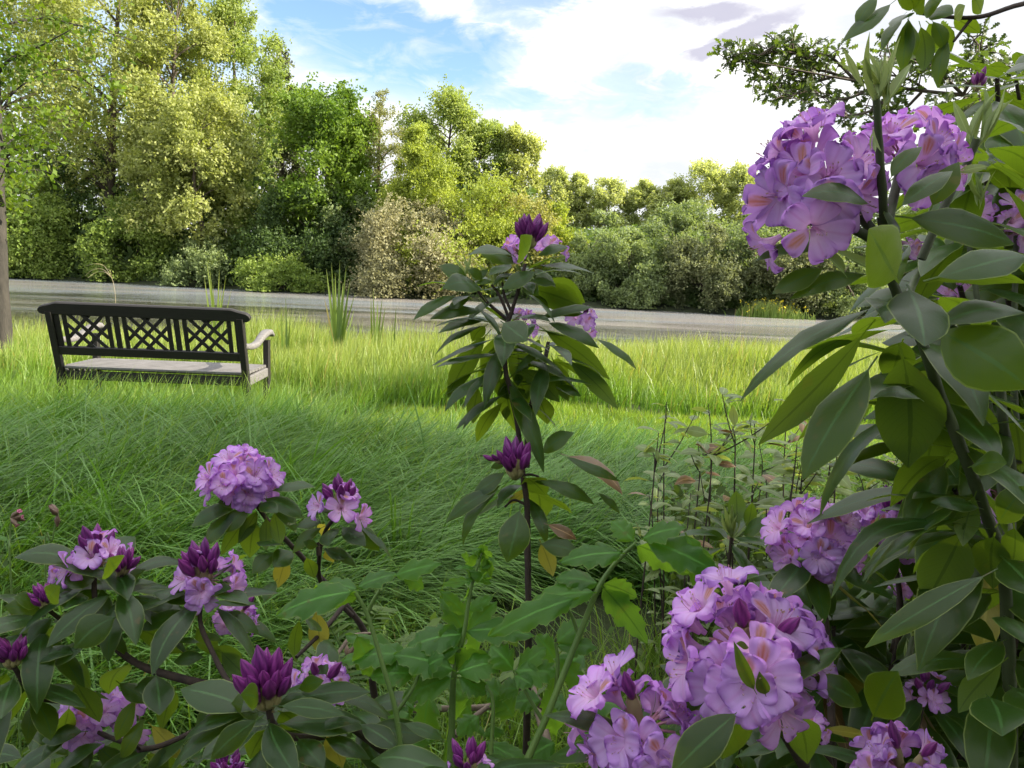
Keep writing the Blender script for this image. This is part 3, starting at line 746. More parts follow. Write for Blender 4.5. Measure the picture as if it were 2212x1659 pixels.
for x0, x1 in ((278, 650), (788, 1165), (1303, 1682)):
    def lat(g, x0=x0, x1=x1):
        a, b_ = fx(x0), fx(x1); w_ = b_ - a; h_ = zhi - zlo; cxm = (a + b_) / 2; czm = (zlo + zhi) / 2
        for x_ in (a, b_): prism(g, back_pt(x_, zlo), back_pt(x_, zhi), 0.031, 0.020, (0, 1, 0))
        iw = w_ / 2 - 0.012; ih = h_ / 2
        for sgn in (1, -1):
            for k_ in (-1, 0, 1):
                # line z = sgn*x + k*step clipped to the panel
                st = 0.098 * k_
                pts = []
                for x_ in np.linspace(-iw, iw, 241):
                    z_ = sgn * x_ * 1.0 + st
                    if -ih - 0.008 <= z_ <= ih + 0.008: pts.append((x_, z_))
                (xa, za), (xb, zb) = pts[0], pts[-1]
                of_ = 0.0055 * sgn
                prism(g, back_pt(cxm + xa, czm + za, of_), back_pt(cxm + xb, czm + zb, of_), 0.009, 0.026, np.cross(nrm((xb - xa, 0, zb - za)), (0, 1, 0)), 0.002)
    bench_part('lattice_panel', lat)
# ------------------------------------------------------------------ grass
def blades(g, root, h, w, head, lean0, bend, K=5, rand=None, twist=0.0):
    """vectorised grass blades. head = heading angle the blade leans to, lean0/bend in radians"""
    n = len(root); tt = np.linspace(0, 1, K)
    th = lean0[:, None] + bend[:, None] * tt[None] ** 1.2
    step = (h / (K - 1))[:, None]
    dx = np.cumsum(np.concatenate([np.zeros((n, 1)), np.sin(th[:, :-1]) * step], 1), 1)
    dz = np.cumsum(np.concatenate([np.zeros((n, 1)), np.cos(th[:, :-1]) * step], 1), 1)
    dirx = np.cos(head)[:, None]; diry = np.sin(head)[:, None]
    C = np.stack([root[:, 0, None] + dx * dirx, root[:, 1, None] + dx * diry, root[:, 2, None] + dz], -1)
    sa = head + math.pi / 2 + rng.normal(0, 0.6, n)
    side = np.stack([np.cos(sa), np.sin(sa), np.zeros(n)], -1)[:, None, :]
    ww = (w[:, None] * (1.0 - tt[None] ** 2.2 * 0.96) * np.minimum(1, 0.55 + tt[None] * 1.8) * 0.5)[..., None]
    V = np.stack([C - side * ww, C + side * ww], 2).reshape(-1, 3)
    F = (np.arange(n)[:, None, None] * K * 2 + np.array([(2 * i, 2 * i + 1, 2 * i + 3, 2 * i + 2) for i in range(K - 1)])[None]).reshape(-1, 4)
    At = np.zeros((n, K, 2, 3)); At[..., 0, 0] = 0; At[..., 1, 0] = 1; At[..., 1] = tt[None, :, None]
    At[..., 2] = (rng.random(n) if rand is None else rand)[:, None, None]
    g.add(V, F, At.reshape(-1, 3))

def fbm(x, y, s, seed=0):
    r = np.random.default_rng(seed); v = 0; a = 1.0
    for i in range(4):
        p = r.uniform(0, 6.28, 4); f = s * 1.9 ** i
        v = v + a * np.sin(x * f * 1.1 + y * f * .35 + p[0]) * np.cos(y * f + x * f * .4 + p[1]); a *= 0.6
    return v

def scatter(n, x0, x1, y0, y1, ok=None, frustum=1.12):
    x = rng.uniform(x0, x1, n); y = rng.uniform(y0, y1, n)
    keep = np.abs(x) < (y * 0.70 * frustum + 0.6)
    if ok is not None: keep &= ok(x, y)
    x, y = x[keep], y[keep]
    return np.stack([x, y, ground_z(x, y) - 0.01], -1)

def right_gap(x, y): return ~((x > 0.65 * y + 0.3))
yl0, yl1 = 6.5, 8.7    # mown strip
def lawn_mask(x, y):
    c = 5.95 + 0.06 * x; return (np.abs(y - c) < 1.0 + 0.1 * np.sin(x * 3)) & (x > -1.35 + 0.2 * np.sin(y * 4))

def hollow(x, y): return (((x - .10) / .68) ** 2 + ((y - 2.40) / .80) ** 2 < 1) | ((y < 2.1) & (x > -.6))
# 1 lodged long grass in front
def lod_ok(x, y):
    edge = 0.15 + 0.55 * (y - 2.2) - 0.5 * sstep(3.8, 5.0, y) + 0.25 * np.sin(y * 3.1)
    return ~hollow(x, y) & (x < edge + rng.normal(0, 0.35, len(x))) & (y < 5.15 + 0.12 * np.sin(x * 2))
g = Geo()
tf = scatter(4300, -4.8, 2.4, 1.75, 5.2, lod_ok)
for layer, (per, hw, wr_, r0) in enumerate(((16, (0.45, 0.82), (0.005, 0.012), 0.35), (6, (0.55, 0.88), (0.006, 0.012), 0.75))):
    if layer: tf = tf[tf[:, 1] < 3.9]
    T_ = np.repeat(tf, per, 0); n = len(T_); k = len(tf)
    rt = T_ + np.stack([rng.normal(0, .045, n), rng.normal(0, .045, n), np.zeros(n)], -1)
    x, y = rt[:, 0], rt[:, 1]; tx, ty = tf[:, 0], tf[:, 1]
    tone = np.clip(0.5 + 0.45 * fbm(tx, ty, 1.9, 17), 0, 1)  # light and dark tufts: self-shadow between sheaves put into the colour
    fl = 0.05 + 1.25 * fbm(tx, ty, 0.95, 3) * 0.5 + rng.normal(0, 0.40, k) - 0.35 * sstep(3.2, 2.0, ty)
    flip = rng.random(k) < 0.10; fl = np.where(flip, fl + 2.6, fl)
    flow = np.repeat(fl, per) + rng.normal(0, 0.17, n)
    far_up = sstep(4.0, 5.0, y)
    lean = np.repeat(rng.uniform(0.45, 1.10, k), per) * (1 - 0.6 * far_up) + rng.normal(0, .12, n); bend = np.repeat(rng.uniform(0.7, 1.9, k), per) * (1 - 0.4 * far_up) + rng.normal(0, .2, n)
    h = rng.uniform(*hw, n) * np.repeat(rng.uniform(.8, 1.15, k), per) * (1 - .38 * far_up)
    rd = np.clip(np.repeat(rng.beta(1.4, 1.6, k) * .45 + tone * .75 - .22, per) * .75 + rng.uniform(0, .35, n) * 1.0 + (r0 - .35) * .3, 0, 1) * .96 + (rng.random(n) < .008) * .05
    blades(g, rt, h, rng.uniform(*wr_, n), flow, lean, bend, 7, rand=rd)
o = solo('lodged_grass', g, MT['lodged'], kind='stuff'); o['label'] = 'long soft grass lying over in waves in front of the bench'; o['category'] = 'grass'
# 2 upright meadow grass round the bench and towards the right
def up_ok(x, y):
    return ~hollow(x, y) & ~lawn_mask(x, y) & ((y > 4.4) | (x > 0.2 + 0.5 * (y - 2.2))) & (y < 8.0) & ~((np.abs(x - BX) < 0.75) & (y > BY - 0.05) & (y < BY + 0.62) & (rng.random(len(x)) < 0.75))
rt = scatter(120000, -6.5, 6.0, 2.2, 9.5, up_ok)
n = len(rt); x, y = rt[:, 0], rt[:, 1]
cl_ = 0.5 + 0.5 * np.clip(fbm(x, y, 1.7, 9), -1, 1)
h = rng.uniform(0.22, 0.46, n) * (0.65 + 0.6 * cl_) * np.where((x > 0.2) & (y < 5.2), .75, 1.0)
h *= np.where((np.abs(x - BX) < 1.5) & (y < BY + 1.2), 0.85, 1.0)
h *= np.where((y > BY + 0.0) & (y < BY + 1.0) & (np.abs(x - BX) < 1.2), 0.62, 1.0)
# broader single blades arching out of the mat
sb = scatter(15000, -5.0, 3.5, 2.3, 6.2, lambda x, y: ~hollow(x, y) & ~lawn_mask(x, y) & ((x < .2) | (y > 2.6)) & ~((np.abs(x - BX) < 0.8) & (y > BY - 0.1) & (y < BY + 0.65)))
m_ = len(sb)
fr = scatter(1500, BX - 1.1, BX + 1.15, BY - .55, BY - .08)
k_ = len(fr)
g = Geo(); blades(g, fr, rng.uniform(.28, .52, k_), rng.uniform(.005, .010, k_), rng.normal(.4, 1.2, k_), rng.uniform(.0, .4, k_), rng.uniform(.2, 1.2, k_), 6, rand=rng.uniform(0, .6, k_))
blades(g, sb, rng.uniform(.30, .62, m_), rng.uniform(.005, .009, m_), rng.normal(.4, 1.2, m_), rng.uniform(.05, .7, m_), rng.uniform(.5, 1.9, m_), 7, rand=rng.uniform(.0, .55, m_) )
blades(g, rt, h, rng.uniform(0.004, 0.009, n), rng.normal(0.5, 1.3, n), rng.uniform(0.0, 0.35, n), rng.uniform(0.2, 1.3, n), 5)
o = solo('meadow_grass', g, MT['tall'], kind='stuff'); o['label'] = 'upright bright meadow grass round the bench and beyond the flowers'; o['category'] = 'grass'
# 3 mown strip
rt = scatter(110000, -1.8, 6.0, 4.6, 7.6, lawn_mask)
n = len(rt)
g = Geo(); blades(g, rt, rng.uniform(0.05, 0.12, n), rng.uniform(0.004, 0.008, n), rng.uniform(0, 6.28, n), rng.uniform(0, 0.5, n), rng.uniform(0.1, 0.9, n), 3)
o = solo('lawn_grass', g, MT['lawn'], kind='stuff'); o['label'] = 'short mown bright grass strip running across to the right'; o['category'] = 'lawn'
# 4 tall bank grass and reeds down to the water
def bank_ok(x, y): return (y > 7.3 + 0.06 * x + 0.15 * np.sin(x * 2)) & (y < y_near(x) + 0.2)
rt = scatter(190000, -12, 12, 7.0, 17.5, bank_ok)
n = len(rt); x, y = rt[:, 0], rt[:, 1]
cl_ = 0.5 + 0.5 * np.clip(fbm(x, y, 1.1, 21), -1, 1)
h = rng.uniform(0.30, 0.58, n) * (0.6 + 0.55 * cl_) * (1 + 0.25 * sstep(9, 14, y)) * np.where(x < -.3, 1.12 + .25 * sstep(10, 12.5, y), 1.05)
g = Geo(); blades(g, rt, h, rng.uniform(0.008, 0.017, n), rng.normal(0.6, 1.2, n), rng.uniform(0.0, 0.22, n), rng.uniform(0.05, 0.9, n), 4)
o = solo('bank_grass', g, MT['reed'], kind='stuff'); o['label'] = 'tall sunlit yellow-green grass and reeds along the near waterline'; o['category'] = 'grass'

# ------------------------------------------------------------------ flag clumps and stalks by the near water
def flag_clump(label, u, vbase, d, items, mat='flag', name='flag_clump'):
    c = at(u, vbase, d); c[2] = float(ground_z(c[0], c[1]))
    t = thing(name, label, 'reeds', c, 'reed clumps at the near waterline')
    g = Geo()
    for (u0, u1, vt, w) in items:
        b0 = at(u0, vbase, d + rng.uniform(-.15, .15)); b0[2] = float(ground_z(b0[0], b0[1]))
        tp = at(u1, vt, d + rng.uniform(-.3, .3))
        md = b0 * 0.55 + tp * 0.45 + np.array([-(tp[0] - b0[0]) * 0.15, 0, 0.04])
        P = smooth_path([b0, md, tp], 5); K = len(P); tt = np.linspace(0, 1, K)
        a = rng.uniform(-0.5, 0.5); s = np.array([math.cos(a), math.sin(a), 0]); ww = (w * d / FPX * 0.5 * (1.02 - tt ** 2.5))[:, None]
        A = np.zeros((K, 2, 3)); A[..., 1] = tt[:, None]; A[..., 2] = rng.random()
        g.add(np.stack([P - s * ww, P + s * ww], 1).reshape(-1, 3), gfaces(K, 2), A.reshape(-1, 3))
    part('leaves', g, MT[mat], t)
    return t
flag_clump('tall spiky clump of flag blades right of the bench, before the water', 728, 745, 11.0,
           [(722, 705, 580, 7), (724, 716, 566, 9), (726, 724, 590, 8), (728, 734, 562, 10), (730, 748, 575, 8), (732, 757, 600, 7), (729, 741, 610, 8), (726, 712, 620, 7), (733, 768, 630, 6), (735, 752, 640, 7),
            (727, 700, 640, 6), (731, 742, 655, 7), (737, 765, 668, 6), (724, 707, 665, 6)])
flag_clump('thin pale reed clump rising behind the bench top', 466, 715, 11.2,
           [(462, 441, 596, 5), (464, 446, 560, 6), (466, 453, 575, 6), (468, 474, 580, 5), (470, 488, 596, 5), (472, 500, 622, 5), (470, 478, 615, 5), (466, 460, 612, 5)], 'reed')
flag_clump('short reed clump between the spiky clump and the tall flower stem', 812, 745, 10.8,
           [(806, 801, 640, 6), (809, 806, 622, 6), (812, 816, 650, 7), (815, 826, 640, 5), (817, 833, 660, 5), (850, 856, 660, 5), (846, 849, 690, 5)])
flag_clump('few lone reed blades near the bench right arm', 618, 742, 10.5, [(612, 607, 655, 5), (618, 617, 640, 6), (622, 627, 680, 5), (580, 575, 690, 5)])
t = thing('dry_stalk', 'dry arching grass stalk with drooping head left behind the bench', 'dry grass', at(247, 690, 7.6))
g = Geo()
S = [(250, 690), (249, 640), (244, 608), (236, 592)]
tube(g, [at(u, v, 7.6) for u, v in S], 0.003, 0.0018, 5)
for e in ([(240, 598), (222, 582), (200, 583), (184, 596)], [(240, 598), (226, 588), (208, 588), (190, 600)], [(238, 594), (224, 574), (205, 570), (186, 574)], [(241, 600), (238, 585), (228, 580)]):
    tube(g, [at(u, v, 7.6 + rng.uniform(-.1, .1)) for u, v in e], 0.0035, 0.001, 5)
part('stalk', g, MT['dry'], t)

# ------------------------------------------------------------------ slender tree by the bench
TD = 8.2
tb = at(4, 748, TD); tb[2] = float(ground_z(tb[0], tb[1]))
tree_n = thing('bank_tree', 'slender brown-trunked tree by the bench with bright yellow-green hanging leaves', 'tree', tb)
g = Geo()
TR = [at(4, 752, TD), at(2, 620, TD), at(-3, 480, TD), at(-7, 340, TD), at(-14, 160, TD), at(-20, -60, TD), at(-10, -330, TD)]
TR[0][2] = tb[2] - 0.1
tube(g, TR, 0.085, 0.045, 12, k=5, rough=0.05, radii=[0.115, 0.076, 0.070, 0.066, 0.060, 0.05, 0.03])
BR = [([(-14, 170), (20, 130), (70, 108), (150, 66)], .035), ([(-10, 260), (40, 190), (130, 150), (240, 170)], .02), ([(-18, 0), (60, -30), (180, -60), (300, -10)], .03),
      ([(-7, 330), (30, 300), (60, 290), (90, 300)], .018), ([(-18, 60), (90, 40), (190, 60), (300, 90)], .022), ([(-5, 400), (20, 350), (45, 360), (62, 372)], .012),
      ([(-20, -100), (80, -150), (200, -140), (280, -60)], .03), ([(-15, 130), (-80, 40), (-160, 0)], .03), ([(-10, 240), (60, 232), (110, 240), (160, 262)], .014)]
tips = []
for pts, r0 in BR:
    P = [at(u, v, TD + dd) for (u, v), dd in zip(pts, np.linspace(0, rng.uniform(-1.2, 1.2), len(pts)))]
    tube(g, P, r0 * .62, r0 * 0.15, 6)
    Q = smooth_path(P, 6)
    tips += [q for q in Q[6:]]
gtrunk = g
g = Geo(); g2 = gtrunk; Cs = []; tn = []
tips = np.array(tips)
for q in tips[rng.integers(0, len(tips), 120)]:
    d = nrm(rng.normal(size=3) * np.array([1, 1, 0.5]) + np.array([0.35, 0, -0.25]))
    L_ = rng.uniform(0.15, 0.5); e = q + d * L_ + np.array([0, 0, -0.1 * L_])
    tube(g2, [q, (q + e) / 2 + np.array([0, 0, 0.03]), e], 0.004, 0.0015, 4, k=2)
    s = rng.uniform(0.15, 1.05, 13)[:, None]
    Cs.append(q + (e - q) * s + rng.normal(0, 0.045, (13, 3))); tn += [rng.uniform(.1, .9)] * 13
Cs = np.concatenate(Cs)
leaf_cloud(g, Cs, 0.07, 0.042, up=0.6, tb=np.array(tn))
# ivy and epicormic leaves on the stem
iv = []
Q = smooth_path(TR, 10)
for q in Q[(Q[:, 2] > 1.6)]:
    iv.append(q + rng.normal(0, 1, (26, 3)) * np.array([0.17, 0.14, 0.12]))
iv = np.concatenate(iv); leaf_cloud(g, iv, 0.075, 0.05, up=0.5)
part('crown', g, MT['near_tree'], tree_n, smooth=False)
part('trunk', gtrunk, MT['bark_brown'], tree_n)

# ------------------------------------------------------------------ oak on the right: its trunk and most of the crown are out of frame
OX, OY = 8.6, 3.4
oz = float(ground_z(OX, OY))
oak = thing('oak_tree', 'oak reaching in from the right with a lobed-leaved bough against the bright sky', 'tree', (OX, OY, oz))
g = Geo()
tube(g, [(OX, OY, oz - .2), (OX - .1, OY + .1, 1.6), (OX - .3, OY + .1, 3.4), (OX - .2, OY, 6.5)], 0.34, 0.14, 12, rough=0.05)
part('trunk', g, MT['bark_dark'], oak)
gb = Geo(); gl = Geo()
OD = 6.2
main = [np.array([OX - .25, OY + .1, 3.1]), np.array([6.6, 6.0, 3.35]), at(2330, 210, OD + .4), at(2080, 205, OD), at(1850, 175, OD - .1), at(1640, 135, OD - .2)]
tube(gb, main, 0, n=7, k=6, radii=[.09, .05, .022, .016, .010, .004])
MP = smooth_path(main, 14)
def oak_leaf(g, base, d, up, L):
    K = 9; t = np.linspace(0, 1, K); side = nrm(np.cross(d, up)); upn = np.cross(side, d)
    w = L * 0.30 * np.array([0.10, 0.5, 0.26, 0.9, 0.40, 1.05, 0.45, 0.75, 0.10])
    C = base + d * (L * t)[:, None] + upn * (0.10 * L * np.sin(t * 3.1))[:, None]
    xs = np.array([-1, 0, 1.0])
    V = C[:, None, :] + side * (xs[None, :] * w[:, None])[..., None] + upn * (np.abs(xs)[None] * w[:, None] * 0.25)[..., None]
    A = np.zeros((K, 3, 3)); A[..., 0] = [0, .5, 1]; A[..., 1] = t[:, None]; A[..., 2] = rng.random()
    g.add(V.reshape(-1, 3), gfaces(K, 3), A.reshape(-1, 3))
def oak_spray(q, e, n):
    tube(gb, [q, (q + e) / 2 + np.array([0, 0, .02]), e], 0.006, 0.002, 4, k=2)
    for s in rng.uniform(0.25, 1.0, n):
        b = q + (e - q) * s; k = rng.integers(2, 4)
        for _ in range(k):
            d = nrm(nrm(e - q) * 0.5 + rng.normal(size=3) * 0.8); oak_leaf(gl, b + d * 0.01, d, nrm(rng.normal(size=3) * 0.7 + np.array([0, -.4, 0.8])), rng.uniform(0.055, 0.09))
subs = [[(1850, 175), (1760, 150), (1690, 165), (1630, 175)], [(1850, 176), (1790, 120), (1740, 125), (1720, 100)], [(1900, 182), (1820, 215), (1740, 200), (1690, 215)],
        [(1950, 190), (1880, 240), (1820, 250), (1780, 255)], [(1990, 200), (1930, 260), (1890, 280)], [(2080, 205), (2020, 150), (1960, 130), (1900, 120)], [(2080, 205), (2110, 150), (2120, 110), (2100, 80)],
        [(2150, 206), (2180, 260), (2150, 300)], [(2100, 205), (2040, 240), (1990, 270)], [(2180, 206), (2140, 170), (2080, 165)], [(1760, 150), (1740, 125), (1690, 110), (1640, 120)], [(2240, 208), (2200, 160), (2150, 130)],
        [(2000, 195), (1960, 170), (1900, 160)], [(2140, 206), (2090, 235), (2070, 260)], [(1800, 165), (1750, 180), (1700, 190), (1660, 195)], [(1640, 135), (1605, 128), (1580, 140)], [(1690, 115), (1640, 112), (1600, 118)]]
for s_ in subs:
    P = [at(u, v, OD + dd) for (u, v), dd in zip(s_, np.linspace(0, rng.uniform(-.5, .5), len(s_)))]
    tube(gb, P, 0.014, 0.004, 5, k=4)
    Q = smooth_path(P, 5)
    for q in Q[2:]:
        for _ in range(2):
            e = q + nrm(rng.normal(size=3) * np.array([1, .8, .7]) + np.array([-.3, 0, .1])) * rng.uniform(0.10, 0.24)
            oak_spray(q, e, 2)
# crown out of the frame: clumps of leaves, which shade the flowers in front
ncl = 150
th = rng.uniform(0, 2 * math.pi, ncl); ph = np.arccos(rng.uniform(-0.9, 1, ncl)); rr = rng.uniform(0.35, 1.0, ncl) ** 0.5
CC = np.stack([OX - 0.2 + 3.1 * rr * np.sin(ph) * np.cos(th), OY - 4.9 + 1.1 * rr * np.cos(ph) + 2.8 * rr * np.sin(ph) * np.sin(th), 5.4 + 2.9 * rr * np.cos(ph)], -1)
ok = CC[:, 0] > 0.86 * CC[:, 1] + 1.6
CC = CC[ok]
for c_ in CC[::3]:
    tube(gb, [np.array([OX - .25, OY + .1, min(c_[2] - .4, 4.5)]), c_], 0.05, 0.01, 5, k=3)
# unseen leaf clumps added behind the camera, for dark reflections and less back light
n2_ = 220; v_ = rng.normal(size=(n2_, 3)); v_ = nrm(v_) * rng.uniform(.3, 1, (n2_, 1)) ** .5
C2 = np.array([2.5, -5.6, 2.4]) + v_ * np.array([8.0, 2.2, 2.3])
n3_ = 46; v_ = nrm(rng.normal(size=(n3_, 3))) * rng.uniform(.2, 1, (n3_, 1)) ** .5  # unseen crown lobe, added to shade the lodged grass at left
C3 = np.array([7.0, 2.75, 5.9]) + v_ * np.array([1.9, .75, 1.0])
CC = np.concatenate([CC, C2, C3])
tube(gb, [np.array([OX - .25, OY + .1, 3.0]), np.array([6.0, -.5, 4.2]), np.array([3.0, -4.9, 3.6]), np.array([-3.5, -5.6, 3.0])], .13, .03, 7)  # bough added to carry the unseen rear clumps
Cl = (CC[:, None, :] + rng.normal(0, 0.36, (len(CC), 170, 3))).reshape(-1, 3)
leaf_cloud(gl, Cl, 0.15, 0.10)
part('branch', gb, MT['bark_dark'], oak)
part('crown', gl, MT['oak'], oak)  # also holds the added unseen clumps
# ------------------------------------------------------------------ leaves
def leaf(g, A, B, W, up, bow=0.1, fold=0.25, recurve=0.25, wave=0.03, m=0, nt=9, shape='rhodo', rand=None, petiole=0.12):
    A = np.asarray(A, float); B = np.asarray(B, float)
    ch = B - A; L = np.linalg.norm(ch); d = ch / L
    up = np.asarray(up, float); u = nrm(up - d * np.dot(up, d)); s = np.cross(d, u)
    t = np.linspace(0, 1, nt)
    q = np.clip((t - petiole) / (1 - petiole), 0, 1)
    if shape == 'rhodo': hw = 1.0 * np.sin(np.pi * np.clip(q ** 0.98, 0, 1)) ** 0.80 * (0.90 + 0.2 * q) * (1 - .30 * q ** 5)
    elif shape == 'narrow': hw = np.sin(np.pi * q ** 0.8) ** 0.9
    else: hw = np.sin(np.pi * q ** 0.75) ** 0.8
    hw = np.maximum(hw, 0.045 * (1 - 0.5 * t)) * W * 0.5
    hw[-1] = W * 0.012
    C = A + ch * t[:, None] + u * (bow * L * (4 * t * (1 - t) * (0.75 + 0.5 * t)))[:, None]
    sw = rng.normal(0, 0.03) * L; C = C + s * (sw * np.sin(t * math.pi))[:, None]
    xs = np.array([-1, -.55, 0, .55, 1.0])
    ph = rng.uniform(0, 6.28); ph2 = rng.uniform(0, 6.28)
    wv = wave * L * np.stack([np.sin(t * 13 + ph), 0.5 * np.sin(t * 13 + ph), 0 * t, 0.5 * np.sin(t * 12 + ph2), np.sin(t * 12 + ph2)], 1) * (hw / (W * .5))[:, None] * 0.5
    tw = rng.normal(0, 0.22) * t
    off = fold * np.abs(xs)[None] * hw[:, None] - recurve * (xs ** 2)[None] * hw[:, None] * 1.2 + wv
    sv = s[None] * np.cos(tw)[:, None] + u[None] * np.sin(tw)[:, None]
    uv = u[None] * np.cos(tw)[:, None] - s[None] * np.sin(tw)[:, None]
    V = C[:, None, :] + sv[:, None, :] * (xs[None] * hw[:, None])[..., None] + uv[:, None, :] * off[..., None]
    A_ = np.zeros((nt, 5, 3)); A_[..., 0] = (xs + 1) / 2; A_[..., 1] = t[:, None]; A_[..., 2] = rng.random() if rand is None else rand
    g.add(V.reshape(-1, 3), gfaces(nt, 5), A_.reshape(-1, 3), m)

def leaf_px(g, bu, bv, tu, tv, w, roll, d, dt=0.0, bow=0.08, m=0, **kw):
    """leaf between two sighted points; roll 0 shows its upper face to the photographer, 180 its underside"""
    A = at(bu, bv, d); B = at(tu, tv, d + dt)
    c = nrm(CAM - (A + B) / 2); ch = nrm(B - A)
    e = np.cross(ch, c); e = nrm(e)
    if e[2] < 0: e = -e
    a = R(roll); up = c * math.cos(a) + e * math.sin(a)
    W = 0.98 * w / FPX * d / max(abs(math.cos(a)), 0.5)
    L = np.linalg.norm(B - A)
    if W > 0.48 * L and 'shape' not in kw:   # seen foreshortened: the tip comes nearer
        B = at(tu, tv, d + dt - math.sqrt(max((W / 0.48) ** 2 - L * L, 0)) * (0.8 if a < 1.57 else -0.8))
        ch = nrm(B - A); e = nrm(np.cross(ch, c)); e = e if e[2] > 0 else -e; up = c * math.cos(a) + e * math.sin(a)
    leaf(g, A, B, W, up, bow, m=m, **kw)

LM = None
def leaf_mats(): return [MT['rhodo'], MT['rhodo_yellow'], MT['rhodo_dead'], MT['shoot'], MT['twig_green']]

def whorl(g, C, axis, n, L, ang=(62, 112), sag=0.35, wr=0.33, old=0.025, spread=0.02):
    C = np.asarray(C, float); ax = nrm(axis)
    ref = np.array([0, 0, 1.0]) if abs(ax[2]) < .9 else np.array([1.0, 0, 0])
    e1 = nrm(np.cross(ax, ref)); e2 = np.cross(ax, e1); a0 = rng.uniform(0, 6.28)
    for i in range(n):
        ph = a0 + i * 2.39996 + rng.normal(0, .18)
        th = R(ang[0] + (ang[1] - ang[0]) * (i + rng.uniform(-.3, .9)) / n)
        d = ax * math.cos(th) + (e1 * math.cos(ph) + e2 * math.sin(ph)) * math.sin(th)
        l = L * rng.uniform(0.72, 1.12)
        A = C - ax * spread * (i / n) * 1.5
        B = A + d * l + np.array([0, 0, -sag * l * rng.uniform(.2, 1.0)])
        r = rng.random(); m = 1 if r < old * 0.6 else (2 if r < old else 0)
        leaf(g, A, B, l * wr * rng.uniform(.85, 1.15), ax + np.array([0, 0, .4]) + rng.normal(0, .18, 3), bow=rng.uniform(.04, .16), m=m, wave=0.02)

def shoot(g, base, axis, L, n=6, m=3):
    """upright tuft of young folded leaves"""
    ax = nrm(axis)
    for i in range(n):
        d = nrm(ax + rng.normal(0, 0.24, 3)); l = L * rng.uniform(.6, 1.0)
        leaf(g, base + rng.normal(0, .003, 3), base + d * l, l * 0.17, nrm(np.cross(d, rng.normal(size=3))), bow=.03, fold=.8, recurve=0, m=m, shape='narrow', wave=.0, petiole=.05)

